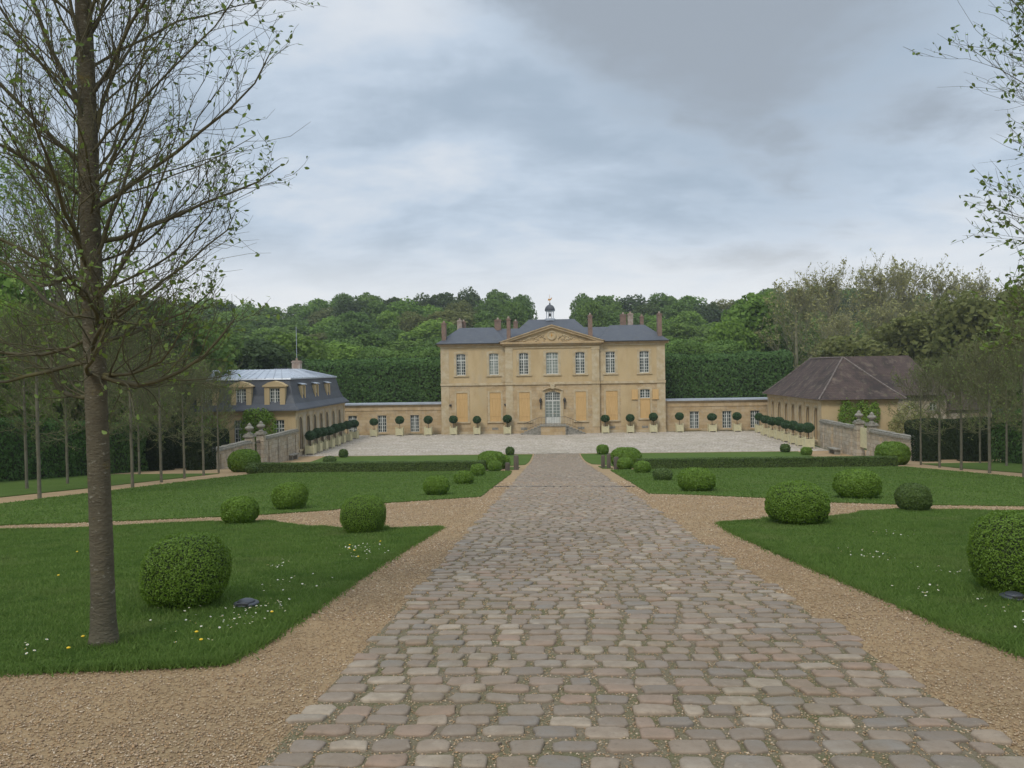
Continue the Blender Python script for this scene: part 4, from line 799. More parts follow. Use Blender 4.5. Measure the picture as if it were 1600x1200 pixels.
tag(leaf_patch('climbing_ivy', (25.7, 69.6, ZC), [(-.7, 0, 2.6, .8, .3, 1.5), (.6, 0, 2.4, .9, .3, 1.6), (1.6, 0, 2.9, .5, .25, 1.0)], 4200, .15, M['ivy'], 4), 'ivy covering the near wall of the brown tiled wing behind the gate pillars', 'ivy')
tag(leaf_patch('leafy_shrub', (29.3, 67.5, ZC), [(0, 0, 2.2, 1.3, .9, 1.8), (1.0, .3, 1.6, 1.2, .9, 1.4), (-.7, .2, 1.5, 1, .8, 1.3)], 5200, .15, M['leafolive'], 5), 'tall loose olive green shrub beside the near wall of the tiled wing', 'shrub')
lf = empty('tiled_rear_block', (34.5, 81, ZC), 'rear block with plain walls under a steep dark tiled roof behind the tiled wing', 'building')
w = MB(); wall_open(w, -4.6, 2.4, 0, 4.1, -4, [(-.9, .5, 2.7, 3.35, 0), (1.2, .7, 2.6, 3.4, 0)]); w.quad((2.4, -4, 0), (2.4, 4.6, 0), (2.4, 4.6, 4.1), (2.4, -4, 4.1)); w.quad((-4.6, 4.6, 0), (2.4, 4.6, 0), (2.4, 4.6, 4.1), (-4.6, 4.6, 4.1)); w.build('wall', M['wallstone'], lf)
window(lf, -.9, .5, 2.7, 3.35, -3.85, 2, 2, transom=0); window(lf, 1.2, .7, 2.6, 3.4, -3.85, 2, 2, transom=0)
r = MB(); loft(r, (-8.2, 2.9, -4.5, 5.2), (-8.0, .8, .3, .3), [(0, 4.1), (.2, 4.75), (.5, 5.8), (1, 7.9)]); r.build('roof', M['tile'], lf)
ax = empty('lean_to_shed', (38.9, 79.5, ZC), 'small low shed with dark roof at the far right behind the young limes', 'shed')
w = MB(); w.box(-1.9, 1.9, -3, 3, 0, 2.7); w.build('wall', M['wallstone'], ax); r = MB(); loft(r, (-2.1, 2.2, -3.3, 3.3), (-1.0, 1.0, 0, 0), [(0, 2.7), (1, 4.3)]); r.build('roof', M['tile'], ax)
# ---------------- stone walls with gates
def garden_wall(name, X, y0, y1, lab):
    m = MB(); th = .25; k = max(2, int((y1-y0)/1.0)); top = ZC+2.3
    ys = [y0+(y1-y0)*i/k for i in range(k+1)]
    vs = []
    for y in ys:
        for x in (X-th, X+th): vs += [(x, y, gz(y)-.1), (x, y, top-.12)]
    fs = []
    for i in range(k): a = i*4; fs += [(a, a+4, a+5, a+1), (a+2, a+3, a+7, a+6), (a+1, a+5, a+7, a+3)]
    fs += [(0, 1, 3, 2), (4*k, 4*k+2, 4*k+3, 4*k+1)]
    m.add(vs, fs); r = random.Random(int(y0*7)); inner = 1 if X < 0 else -1
    y = y0+.7
    while y < y1-.3:
        m.box(min(X+inner*th, X+inner*(th+.09)), max(X+inner*th, X+inner*(th+.09)), y-.16, y+.16, gz(y)-.05, top-.3); y += 2.1
    base = m.build(name, M['wallstone']); c = MB(); y = y0
    while y < y1-.05:
        e = min(y+r.uniform(.5, .8), y1); z = top-.12+r.uniform(-.015, .015); c.box(X-th-.08, X+th+.08, y+.008, e-.008, z, z+.14); c.box(X-th+.04, X+th-.04, y+.01, e-.01, z+.14, z+.24+r.uniform(-.02, .02)); y = e
    c.build('coping', M['greystone'], base)
    tag(base, lab, 'stone wall')
for s, X in ((-1, -22.0), (1, 23.0)):
    yf, yn = (58.25, 55.98) if s < 0 else (61.74, 59.32)
    nm, wg = ('left', 'slate roofed') if s < 0 else ('right', 'brown tiled')
    garden_wall('stone_wall', X, yf+.24, 66.25 if s < 0 else 69.85, f'weathered stone wall between the gate and the {wg} wing at the {nm}')
    garden_wall('stone_wall', X, 49.7 if s < 0 else 52.3, yn-.24, f'weathered stone wall running uphill from the gate to the yews at the {nm}')
    for y, q in ((yf, 'far'), (yn, 'near')):
        z0 = gz(y)-.05; top = ZC+2.62; m = MB(); m.box(X-.27, X+.27, y-.25, y+.25, z0, top); m.box(X-.31, X+.31, y-.29, y+.29, z0, z0+.5); m.box(X-.3, X+.3, y-.28, y+.28, top-.5, top-.42)
        o = empty('gate_pillar', (X, y, z0), f'{q} square stone gate pillar with urn in the {nm} garden wall', 'gate pillar', 'stone gate pillars topped with urns')
        for v in range(len(m.v)): m.v[v] = tuple(Vector(m.v[v])-Vector((X, y, z0)))
        m.build('shaft', M['wallstone'], o)
        c = MB(); H = top-z0; c.box(-.37, .37, -.35, .35, H, H+.12); c.box(-.3, .3, -.28, .28, H+.12, H+.22); c.build('cap', M['greystone'], o)
        u = MB(); u.lathe([(.2, 0), (.2, .06), (.1, .12), (.13, .2), (.3, .34), (.32, .45), (.26, .5), (.14, .58), (.16, .64), (.07, .74), (.01, .8)], (0, 0, H+.22), 14); u.build('urn', M['greystone'], o, smooth=True)
    if s > 0:
        g = MB(); g.box(X-.04, X+.04, yn+.3, yf-.3, gz(58)+.5, gz(58)+2.0); tag(g.build('gate_panel', M['cream']), 'pale cream gate panel between the right stone pillars', 'gate')
    else:
        g = MB()
        for k in range(9): y = yn+.28+.21*k; g.tube([(X, y, gz(58)+.1), (X, y, gz(58)+1.9)], .018, 5)
        g.tube([(X, yn+.25, gz(58)+.25), (X, yf-.25, gz(58)+.25)], .022, 5); g.tube([(X, yn+.25, gz(58)+1.7), (X, yf-.25, gz(58)+1.7)], .022, 5)
        tag(g.build('iron_gate', M['iron']), 'dark iron bar gate between the left stone pillars', 'gate')
for X, nm in ((-21.6, 'left'), (22.0, 'right')):
    o = empty('stone_bench', (X, 64.2, gz(64.2)), f'low lichened stone bench against the {nm} garden wall', 'bench')
    m = MB(); m.box(-.28, .28, -.85, .85, .36, .48); m.build('seat', M['greystone'], o, bevel=.015)
    for y in (-.6, .6): m = MB(); m.box(-.2, .2, y-.12, y+.12, 0, .36); m.build('leg', M['greystone'], o)
# ---------------- citrus tubs
TUBS = [(-21.35, 68.3), (-21.3, 70.1), (-21.3, 72.0), (-21.3, 74.0), (-21.3, 76.2), (-21.35, 78.5), (-21.35, 80.9), (-21.35, 83.7), (-19.8, 86.3), (-17.05, 86.8), (-13.95, 87.2), (-11.15, 87.15), (-8.55, 87.15), (-5.2, 87.1),
        (5.5, 87.1), (8.2, 87.15), (10.7, 87.15), (13.55, 87.3), (17.05, 87.3), (19.7, 87.2), (21.65, 85.6), (21.45, 82.2), (21.4, 79.7), (21.4, 77.3), (21.4, 75.1), (21.4, 72.9), (21.45, 71.0), (21.5, 69.0)]
def make_tub(seed):
    o = empty('tub_topiary', (0, 0, 0), 'x', 'potted tree', 'clipped ball trees in cream tubs round the courtyard')
    m = MB(); a = .36
    for sx in (-1, 1):
        for sy in (-1, 1): m.box(sx*a-.045, sx*a+.045, sy*a-.045, sy*a+.045, 0, .86); m.lathe([(.03, 0), (.055, .05), (.001, .1)], (sx*a, sy*a, .86), 6)
    for z0, z1 in ((.12, .2), (.70, .78)):
        for s in (-1, 1): m.box(-a, a, s*a-.03, s*a+.03, z0, z1); m.box(s*a-.03, s*a+.03, -a, a, z0, z1)
    for s in (-1, 1):
        for k in range(6):
            q = -a+.045+(2*a-.09)*(k+.5)/6; m.box(q-.048, q+.048, s*a-.015, s*a+.012, .2, .7); m.box(s*a-.015, s*a+.012, q-.048, q+.048, .2, .7)
    m.build('tub', M['cream'], o); t = MB(); t.box(-a+.03, a-.03, -a+.03, a-.03, .6, .68); t.build('soil', M['soil'], o)
    t = MB(); t.tube([(0, 0, .66), (.015, .01, .95), (-.01, 0, 1.4)], [.04, .032, .028], 6); t.build('stem', M['bark'], o)
    r = np.random.default_rng(seed); d = unit(r.normal(0, 1, (2600, 3))); sq = .41+.02*math.sin(seed); P = d*np.array([.5, .5, sq])*(1+.05*vnoise(d, 3, seed))[:, None]*r.uniform(.88, 1.03, (2600, 1))+np.array([0, 0, 1.68])
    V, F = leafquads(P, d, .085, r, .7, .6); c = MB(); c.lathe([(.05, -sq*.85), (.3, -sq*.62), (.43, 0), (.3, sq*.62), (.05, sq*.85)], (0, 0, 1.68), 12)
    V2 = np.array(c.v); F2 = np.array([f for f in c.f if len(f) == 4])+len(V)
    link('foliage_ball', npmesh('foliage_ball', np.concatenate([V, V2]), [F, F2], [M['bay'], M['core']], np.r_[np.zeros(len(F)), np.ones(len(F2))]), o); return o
tp = [make_tub(1), make_tub(2), make_tub(3)]; used = [0, 0, 0]; rt = random.Random(9)
ORD = ['first', 'second', 'third', 'fourth', 'fifth', 'sixth', 'seventh', 'eighth', 'ninth', 'tenth', 'eleventh', 'twelfth', 'thirteenth', 'fourteenth', 'fifteenth']
for i, (x, y) in enumerate(TUBS):
    k = i % 3; o = tp[k] if not used[k] else copy_tree(tp[k]); used[k] = 1
    o.location = (x, y, gz(y)+.014); sc = rt.uniform(.93, 1.07); o.scale = (sc*.98, sc*.98, rt.uniform(.95, 1.05))
    if i < 8: lab = f'ball tree in cream tub beside the slate roofed wing, {ORD[i]} from the near end'
    elif i < 11: lab = f'ball tree in cream tub before the left link wing, {ORD[10-i]} from the chateau'
    elif i < 14: lab = f'ball tree in cream tub before the chateau left of the steps, {ORD[13-i]} from the steps'
    elif i < 17: lab = f'ball tree in cream tub before the chateau right of the steps, {ORD[i-14]} from the steps'
    elif i < 21: lab = f'ball tree in cream tub before the right link wing, {ORD[i-17]} from the chateau'
    else: lab = f'ball tree in cream tub beside the brown tiled wing, {ORD[27-i]} from the near end'
    o['label'] = lab
# ---------------- small things
for x, y, h_, w_, lab in ((-2.35, 43.3, .78, .26, 'reddish brown squared oak post left of the road beside the broad domed bush'), (-2.75, 41.9, .42, .24, 'short grey stump post left of the road'), (2.45, 44.6, .72, .2, 'leftmost squared oak post right of the road'), (2.72, 43.9, .78, .2, 'middle squared oak post right of the road'), (3.0, 42.2, .66, .26, 'stout grey post right of the road nearest the viewer')):
    m = MB(); a = w_/2; m.box(-a, a, -a, a, 0, h_-.03); m.extr([(-a, h_-.03), (a, h_-.03), (a*.7, h_+.02), (-a*.7, h_+.02)], -a*.9, a*.9)
    o = m.build('wooden_post', M['oldwood']); o.location = (x, y, gz(y)); tag(o, lab, 'post', 'short posts beside the road')
def ground_lamp(x, y, lab):
    o = empty('ground_lamp', (x, y, gz(y)+.036), lab, 'ground lamp', 'round flood lamps set in the lawns')
    m = MB(); m.lathe([(.105, -.03), (.11, .012), (.12, .02), (.118, .032), (.095, .042)], (0, 0, 0), 24); m.build('rim', M['plastic'], o, smooth=True)
    m = MB(); m.lathe([(.09, .04), (.07, .058), (.04, .068), (.01, .07)], (0, 0, 0), 20); m.build('lens', M['plastic'], o, smooth=True)
    m = MB(); m.box(-.055, .055, -.112, -.08, .022, .05); m.build('visor', M['iron'], o)
ground_lamp(-3.38, 7.5, 'dark round flood lamp set in the grass right of the large left bush'); ground_lamp(3.95, 7.75, 'dark round flood lamp set in the grass before the tall right bush')
# daisies and dandelions
def flowers():
    r = np.random.default_rng(21)
    m = MB(); 
    for k in range(9):
        q = 2*math.pi*k/9; c_, s_ = math.cos(q), math.sin(q); m.add([(c_*.003-s_*.0025, s_*.003+c_*.0025, 0), (c_*.013-s_*.003, s_*.013+c_*.003, .002), (c_*.013+s_*.003, s_*.013-c_*.003, .002), (c_*.003+s_*.0025, s_*.003-c_*.0025, 0)], [(0, 1, 2, 3)])
    m.lathe([(.004, -.001), (.0045, .003), (.001, .005)], (0, 0, 0), 6, 1); m.tube([(0, 0, -.05), (0, 0, 0)], .0012, 3, 2)
    dme = m.mesh('daisy', [M['petal'], M['yellow'], M['blade']])
    m = MB(); m.lathe([(.006, -.006), (.016, .0), (.019, .006), (.010, .013), (.001, .015)], (0, 0, 0), 9); m.tube([(0, 0, -.07), (0, 0, -.002)], .002, 4, 1); pme = m.mesh('dandelion', [M['yellow'], M['blade']])
    pats = [(-3.3, 8.5, .4, 16, 'just beyond the left ground lamp'), (-3.1, 7.3, .25, 34, 'between the left ground lamp and the gravel edge'), (-3.2, 6.6, .25, 30, 'at the gravel edge nearer than the left ground lamp'), (-3.7, 6.9, .3, 14, 'just nearer than the left ground lamp'), (-3.35, 11.6, .3, 34, 'near the tip of the left lawn'), (-3.0, 10.8, .3, 20, 'along the left gravel edge'), (-3.9, 9.9, .15, 16, 'mid left lawn in a tight cluster'), (-4.4, 5.9, .15, 6, 'at the foot of the near trunk'),
            (3.9, 7.1, .4, 34, 'in front of the right ground lamp'), (3.5, 6.3, .3, 20, 'at the right lower corner'), (3.7, 10.6, .25, 26, 'beyond the tall right bush toward the gravel'), (4.0, 9.2, .3, 12, 'left of the tall right bush'), (5.0, 12.8, .3, 12, 'behind the tall right bush'), (3.3, 7.9, .2, 12, 'along the right gravel edge')]
    for x, y, s, n, wh in pats:
        side = 'left' if x < 0 else 'right'
        for i in range(n):
            X, Y = x+r.normal(0, s*.6), y+r.normal(0, s)
            if not bool(inpoly(np.array([X]), np.array([Y]), L1 if x < 0 else R1)[0]): continue
            o = link('daisy', dme, None, (X, Y, gz(Y)+.034+r.uniform(.03, .05))); o.rotation_euler = (r.normal(0, .3), r.normal(0, .3), r.uniform(0, 6)); q = r.uniform(.5, .9); o.scale = (q, q, q)
            tag(o, f'tiny white daisy {wh}', 'daisy', f'white daisies {wh}')
    for X, Y in ((-3.32, 11.2), (-3.2, 11.0), (-3.42, 11.6), (-3.0, 10.4), (-3.15, 6.0), (-3.3, 6.25), (-2.95, 7.0), (-4.05, 5.75), (-4.15, 6.1), (-7.2, 11), (-6.2, 9.0), (3.55, 6.8), (3.9, 6.6), (3.3, 5.8), (4.2, 7.2), (-3.05, 12.0)):
        o = link('dandelion', pme, None, (X, Y, gz(Y)+.085)); o.scale = (.8,)*3; side = 'left' if X < 0 else 'right'; tag(o, f'yellow dandelion flower in the near {side} lawn', 'dandelion', f'yellow dandelions in the near {side} lawn')
flowers()
# ================================================================ TREES
class Tubes:
    def __init__(s): s.V = []; s.F = []; s.n = 0
    def add(s, P, R, n):
        P = np.asarray(P, float); R = np.asarray(R, float); k = len(P)
        T_ = np.empty_like(P); T_[1:-1] = P[2:]-P[:-2]; T_[0] = P[1]-P[0]; T_[-1] = P[-1]-P[-2]; T_ = unit(T_)
        ref = np.array([1., .1, 0]) if abs(T_[0, 0]) < .75 else np.array([0., 1, .1]); A = unit(np.cross(T_, ref)); B = np.cross(T_, A)
        q = np.arange(n)*2*math.pi/n; V = P[:, None]+(A[:, None]*np.cos(q)[None, :, None]+B[:, None]*np.sin(q)[None, :, None])*R[:, None, None]
        s.V.append(V.reshape(-1, 3)); j = np.arange(n); j2 = (j+1) % n
        for i in range(k-1): s.F.append(np.stack([s.n+i*n+j, s.n+i*n+j2, s.n+(i+1)*n+j2, s.n+(i+1)*n+j], 1))
        s.n += k*n
    def mesh(s, name, m): return npmesh(name, np.concatenate(s.V), [np.concatenate(s.F)], m, smooth=True)
def grow(rng, p, d, L, k, up, wig):
    """polyline from p along d length L bending upward"""
    P = [p]; d = d/np.linalg.norm(d)
    for i in range(k):
        d = d+np.array([0, 0, up/k])+rng.normal(0, wig, 3); d /= np.linalg.norm(d); P.append(P[-1]+d*L/k)
    return np.array(P)
def perp(rng, d, ang):
    r = rng.normal(0, 1, 3); r -= d*np.dot(r, d); r /= np.linalg.norm(r); return d*math.cos(ang)+r*math.sin(ang)
def make_tree(name, seed, H, r0, clear, R, nprim, nsec, nter, leafn, leafs, leafm, barkm, twigm, lean=(0, 0), tw=.0022, sides=(14, 7, 4, 3), low_flat=True, tip_only=.6, leaf_aspect=.75, elev=(12, 58), rscale=1., lowdense=1.0, wig=.09, trunk_top=.12, extra=()):
    rng = np.random.default_rng(seed); k = 16; hs = np.linspace(0, H, k)
    cx = np.cumsum(rng.normal(0, .012*H/8, k)); cy = np.cumsum(rng.normal(0, .012*H/8, k)); cx -= cx[0]; cy -= cy[0]; cx -= cx[-1]*hs/H; cy -= cy[-1]*hs/H; wob = .25 if sides[0] > 12 else .7; cx *= wob; cy *= wob
    tp_ = np.stack([cx+lean[0]*(hs/H)**1.7, cy+lean[1]*(hs/H)**1.7, hs], 1)
    tr_ = r0*(1-.12*hs/H-(1-trunk_top-.12)*(np.maximum(0, hs-clear)/(H-clear))**1.6); tr_[0] *= 1.12
    if sides[0] > 12:
        zf = np.concatenate([np.linspace(-.06, .35, 12), np.linspace(.4, H, 110)]); m_ = 28; q_ = np.arange(m_)*2*math.pi/m_; rf = np.interp(zf, hs, tr_)*(1+.32*np.exp(-np.maximum(zf, 0)/.09)); cxf = np.interp(zf, hs, tp_[:, 0]); cyf = np.interp(zf, hs, tp_[:, 1])
        G = np.stack([np.repeat(np.cos(q_)[None], len(zf), 0), np.repeat(np.sin(q_)[None], len(zf), 0), np.repeat(zf[:, None], m_, 1)], 2).reshape(-1, 3)
        bu = (.035*vnoise(G*np.array([1, 1, 2.2]), 2.5, seed)+.022*vnoise(G*np.array([1, 1, 5]), 5., seed+1)+.016*vnoise(G*np.array([1, 1, 9]), 8., seed+2)).reshape(len(zf), m_)+.07*np.exp(-np.maximum(zf, 0)/.1)[:, None]*np.cos(q_*4+seed)[None]
        rr2 = rf[:, None]*(1+bu); VV = np.stack([cxf[:, None]+rr2*np.cos(q_), cyf[:, None]+rr2*np.sin(q_), np.repeat(zf[:, None], m_, 1)], 2).reshape(-1, 3)
        j_ = np.arange(m_); j2_ = (j_+1) % m_; tt = Tubes(); tt.V.append(VV); tt.n = len(VV)
        for i in range(len(zf)-1): tt.F.append(np.stack([i*m_+j_, i*m_+j2_, (i+1)*m_+j2_, (i+1)*m_+j_], 1))
    else: tt = Tubes(); tt.add(tp_, tr_, sides[0])
    bb = Tubes(); LP = []; LN = []; LSZ = []
    def tpos(z): return np.array([np.interp(z, hs, tp_[:, 0]), np.interp(z, hs, tp_[:, 1]), z])
    def leafat(p, d, s):
        LP.append(p); LN.append(d); LSZ.append(s)
    for i in range(nprim+len(extra)):
        f = (i+.5)/nprim if i < nprim else extra[i-nprim][0]; z = clear+(H-clear)*(f**1.05)*.97; az = i*2.39996+rng.normal(0, .35)
        e = math.radians(elev[0]+(elev[1]-elev[0])*min(1, f*2.6)+rng.normal(0, 8)); prof = math.sin(math.pi*min(1, .30+.72*f))**.7 if f > .25 else .93
        if f < .1 and low_flat: e = math.radians(rng.uniform(-25, 15))
        Lh = R*prof*rng.uniform(.8, 1.15)+.15; L = Lh/max(.55, math.cos(min(1.1, abs(e)+.25)))
        d = np.array([math.cos(az)*math.cos(e), math.sin(az)*math.cos(e), math.sin(e)]); up = .55 if f > .1 else .75
        if i >= nprim: _, az, e, L, up = extra[i-nprim]; z = clear+(H-clear)*f; d = np.array([math.cos(az)*math.cos(e), math.sin(az)*math.cos(e), math.sin(e)])
        P = grow(rng, tpos(z), d, L, 7, up, wig); rb = max(.004, r0*(.27-.14*f)*rng.uniform(.6, 1.25)*rscale); rr_ = rb*np.linspace(1, .16, 8)**.9; bb.add(P, rr_, sides[1])
        dens = lowdense if f < .3 else 1
        for j in range(nsec):
            t = (j+.8)/(nsec+.6)*.97+rng.normal(0, .02); t = min(.98, max(.08, t)); q = t*7; a = int(q); a = min(a, 6); p = P[a]+(P[a+1]-P[a])*(q-a); dd = (P[a+1]-P[a]); dd /= np.linalg.norm(dd)
            d2 = perp(rng, dd, rng.uniform(.35, .8)); d2[2] += .3; L2 = L*(.50*(1-t)+.17)*rng.uniform(.7, 1.25)
            P2 = grow(rng, p, d2, L2, 5, .35, wig*1.3); r2 = max(tw*1.3, rb*(1-t*.8)*.42); bb.add(P2, r2*np.linspace(1, .3, 6), sides[2])
            for m_ in range(nter):
                t2 = (m_+.6)/(nter+.2); q2 = min(4.99, t2*5); a2 = int(q2); p2 = P2[a2]+(P2[a2+1]-P2[a2])*(q2-a2); dd2 = P2[a2+1]-P2[a2]; dd2 /= np.linalg.norm(dd2)
                d3 = perp(rng, dd2, rng.uniform(.4, .9)); d3[2] += .15; L3 = L2*rng.uniform(.22, .5)+.05*H/8
                P3 = grow(rng, p2, d3, L3, 3, .25, wig*1.6); bb.add(P3, tw*np.array([1.15, 1., .8, .55]), sides[3])
                ne = int(leafn*dens*rng.uniform(.5, 1.5)+.5)
                for q3 in range(ne):
                    t3 = rng.uniform(.25, 1.02); v = t3*3; a3 = min(2, int(v)); pp = P3[a3]+(P3[a3+1]-P3[a3])*(v-a3)
                    leafat(pp+rng.normal(0, .006*H/8, 3), None, leafs*rng.uniform(.25, .6) if rng.random() > .12+.75*min(1, np.hypot(pp[0], pp[1])/R)**3 else leafs*rng.uniform(.8, 1.25))
            leafat(P2[-1], None, leafs)
        leafat(P[-1], None, leafs*1.1)
    LPn = np.array(LP); S = np.array(LSZ); n = len(LPn); N0 = unit(rng.normal(0, 1, (n, 3))+np.array([0, 0, .3])); r = unit(rng.normal(0, 1, (n, 3))+np.array([0, 0, -.2])); a = unit(np.cross(N0, r)); b = np.cross(N0, a); s = S[:, None]
    P0 = LPn
    if n < 60000: # leaf of six points, folded on its rib
        V = np.stack([P0, P0+a*s*.35+b*s*.36*leaf_aspect+N0*s*.08, P0+a*s*.75+b*s*.27*leaf_aspect+N0*s*.06, P0+a*s*1.05, P0+a*s*.75-b*s*.27*leaf_aspect+N0*s*.06, P0+a*s*.35-b*s*.36*leaf_aspect+N0*s*.08], 1).reshape(-1, 3); F = np.concatenate([np.arange(6*n).reshape(n, 6)[:, [0, 1, 2, 3]], np.arange(6*n).reshape(n, 6)[:, [0, 3, 4, 5]]])
    return tt.mesh('trunk', barkm), bb.mesh('branches', twigm), npmesh('foliage', V, [F], leafm)
def put_tree(meshes, loc, lab, name='lime_tree', cat='tree', group=None, rz=0, sc=1., sz=None):
    o = empty(name, loc, lab, cat, group); o.rotation_euler = (0, 0, rz); o.scale = (sc, sc, sz or sc)
    link('trunk', meshes[0], o); c = link('crown', meshes[1], o); link('foliage', meshes[2], c); return o
nearA = make_tree('near', 7, 8.6, .084, 2.1, 1.22, 74, 12, 7, 1.3, .046, M['leaf'], M['bark'], M['twig'], lean=(-.10, .05), lowdense=1.0, wig=.15, tw=.0019, elev=(4, 50), rscale=.85,
   extra=((.005, -.25, -.45, 1.35, 1.1), (.05, .1, .62, 1.6, .5), (.09, -.3, .5, 1.45, .7), (.13, -.2, .75, 1.55, .4), (.2, .3, .75, 1.6, .4), (.27, .0, .9, 1.6, .3), (.4, -.1, 1.05, 1.45, .3), (.02, 2.9, -.2, 1.5, .5), (.01, -1.2, -.5, 1.0, 1.3), (-.02, 2.2, -.3, 1.3, 1.0), (.07, 3.3, .3, 1.6, .4)))
put_tree(nearA, (-3.97, 6.08, gz(6.08)+.03), 'budding lime tree with thick bare trunk in the near left lawn', name='lime_tree')
nearB = make_tree('near', 23, 8.6, .083, 1.9, 1.35, 100, 13, 7, 2.2, .047, M['leaf'], M['bark'], M['twig'], lean=(-.1, .05), lowdense=1.4, wig=.11, tw=.0019, elev=(12, 60), rscale=.72,
   extra=tuple((f, 3.14+q, e, L, .35) for f, q, e, L in ((.0, .2, -.1, 1.5), (.02, -.35, .3, 1.6), (.04, -.1, .1, 1.55), (.06, .2, .45, 1.75), (.09, -.2, .6, 1.8), (.12, .35, .6, 1.8), (.15, -.1, .7, 1.75), (.2, .25, .8, 1.75), (.24, 0, .8, 1.7), (.29, -.35, .9, 1.6), (.36, .1, .95, 1.55), (.43, -.2, 1.0, 1.5), (.5, .3, 1.0, 1.45), (.55, -.05, 1.05, 1.4))))
put_tree(nearB, (4.95, 6.6, gz(6.6)+.03), 'budding lime tree reaching in from the right edge over the lawn', name='lime_tree')
rowp = [make_tree('row', 40+i, 5.3, .06, 1.9, 1.38, 26, 8, 6, 2.0, .068, M['leafsparse'], M['thinbark'], M['haze_twig'], tw=.0062, sides=(8, 4, 3, 3), elev=(5, 50), wig=.11) for i in range(3)]
LROW = [(-15.87, 23.25), (-15.9, 26.1), (-16.2, 29.2), (-17.0, 33.0), (-17.6, 36.4), (-18.1, 39.6), (-18.9, 43.3)]; LBACK = [(-19.8, 25.0), (-19.9, 28.6), (-20.6, 32.2), (-21.4, 36.6), (-22.4, 41.4), (-23.2, 45.3)]
RROW = [(16.4, 26.2), (17.0, 30.2), (17.9, 34.2), (18.4, 37.5), (19.0, 40.8), (19.9, 44.8)]; RBACK = [(21.2, 29.5), (21.6, 33.5), (22.3, 37.5), (22.6, 41.4), (23.5, 45.6)]
rt = random.Random(4); kk = 0
for rowl, side, where in ((LROW, 'left', 'lawn side of the left gravel path'), (LBACK, 'left', 'hedge side of the left gravel path'), (RROW, 'right', 'lawn side of the right gravel path'), (RBACK, 'right', 'hedge side of the right gravel path')):
    for i, (x, y) in enumerate(rowl):
        put_tree(rowp[kk % 3], (x, y, gz(y)+.0), f'young lime, {where}, {ORD[len(rowl)-1-i]} from the far end', 'young_lime', 'tree', 'young limes along the side paths', rt.uniform(0, 6), rt.uniform(.88, 1.02), rt.uniform(.86, 1.0) if y > 36 else rt.uniform(.95, 1.12)); kk += 1
# far half bare trees at the right
olive = [make_tree('olive', 60+i, 20, .38, 3.5, 6.2, 28, 8, 6, 3.4, .42, M['leafolive'], M['olive_wood'], M['olive_wood'], tw=.02, rscale=.75, sides=(8, 4, 3, 3), elev=(20, 62), low_flat=False, wig=.1) for i in range(2)]
for i, (x, y, s) in enumerate(((35.5, 118, .83), (41, 120, .9), (47.5, 118, .93), (52.5, 122, .93), (57.5, 119, .86), (63, 121, .84), (38, 108, .62), (45, 111, .68), (51, 110, .7), (57, 108, .68))):
    put_tree(olive[i % 2], (x, y, gz(y)), f'tall half bare olive tree behind the tiled wing, {ORD[i]} from the chateau side' if i < 6 else f'shorter olive tree before the tall bare ones, {ORD[i-6]} from the chateau side', 'bare_tree', 'tree', 'half bare olive brown trees at the right', i*1.3, s)
big = make_tree('big', 77, 19, .38, 2.5, 5.6, 32, 8, 7, 5.0, .30, M['leafbright'], M['thinbark'], M['haze_twig'], tw=.012, rscale=.7, sides=(8, 4, 3, 3), elev=(15, 60), wig=.1)
put_tree(big, (-34.5, 54, gz(54)), 'tall loose bright green tree standing behind the near trunk at the left', 'leafy_tree', 'tree', None, 0, 1.1)
put_tree(big, (-43, 60, gz(60)), 'tall bright green tree at the far left edge behind the hedge', 'leafy_tree', 'tree', None, 2.1, .9)
put_tree(big, (31.5, 46, gz(46)), 'bright green leafy tree at the right edge behind the limes', 'leafy_tree', 'tree', None, 4.1, .6)
put_tree(big, (36.5, 50, gz(50)), 'second leafy green tree at the right edge, farther back behind the hedge', 'leafy_tree', 'tree', None, 1.1, .62)
# woods
def crown(name, seed, R, H, z0, n, leaf, leafm, nl=16):
    r = np.random.default_rng(seed); Ps = []; Ns = []
    lob = []
    for i in range(nl):
        a = i*2.4+r.normal(0, .3); f = (i+.5)/nl; rad = R*.62*math.sqrt(1-(2*abs(f-.42))**2*.75)*r.uniform(.7, 1.1); lob.append((rad*math.cos(a), rad*math.sin(a), z0+(H-z0)*(.12+.76*f), R*r.uniform(.32, .5)))
    lob.append((0, 0, z0+(H-z0)*.72, R*.55)); lob.append((0, 0, z0+(H-z0)*.4, R*.7))
    for (x, y, z, s) in lob:
        k = int(n/len(lob)); d = unit(r.normal(0, 1, (k, 3))+np.array([0, 0, .25])); P = np.array([x, y, z])+d*s*np.array([1, 1, .85])*(1+.2*vnoise(d*3+x, 1.5, seed+int(z*10)))[:, None]*r.uniform(.75, 1.05, (k, 1)); Ps.append(P); Ns.append(d)
    V, F = leafquads(np.concatenate(Ps), np.concatenate(Ns), leaf, r, .8, .75)
    return npmesh(name, V, [F], leafm)
def trunk_mesh(h, r0):
    t = Tubes(); t.add([(0, 0, -.5), (.1, 0, h*.4), (0, .15, h)], [r0, r0*.75, r0*.4], 7)
    for i in range(5): a = i*1.3; t.add([(0, .05, h*(.45+.1*i)), (math.cos(a)*h*.12, math.sin(a)*h*.12, h*(.6+.1*i)), (math.cos(a)*h*.22, math.sin(a)*h*.22, h*(.72+.1*i))], [r0*.4, r0*.25, r0*.1], 5)
    return t.mesh('trunk', M['haze_twig'])
tm = trunk_mesh(11, .35); kinds = {}
for ki, kn in enumerate(('mid', 'bright', 'dark', 'brown')):
    kinds[kn] = [crown('crown', 200+ki*10+j, 5.6+.4*j, 15.5, 2.0, 6500, .62, M['wood_'+kn], 15+3*j) for j in range(2)]
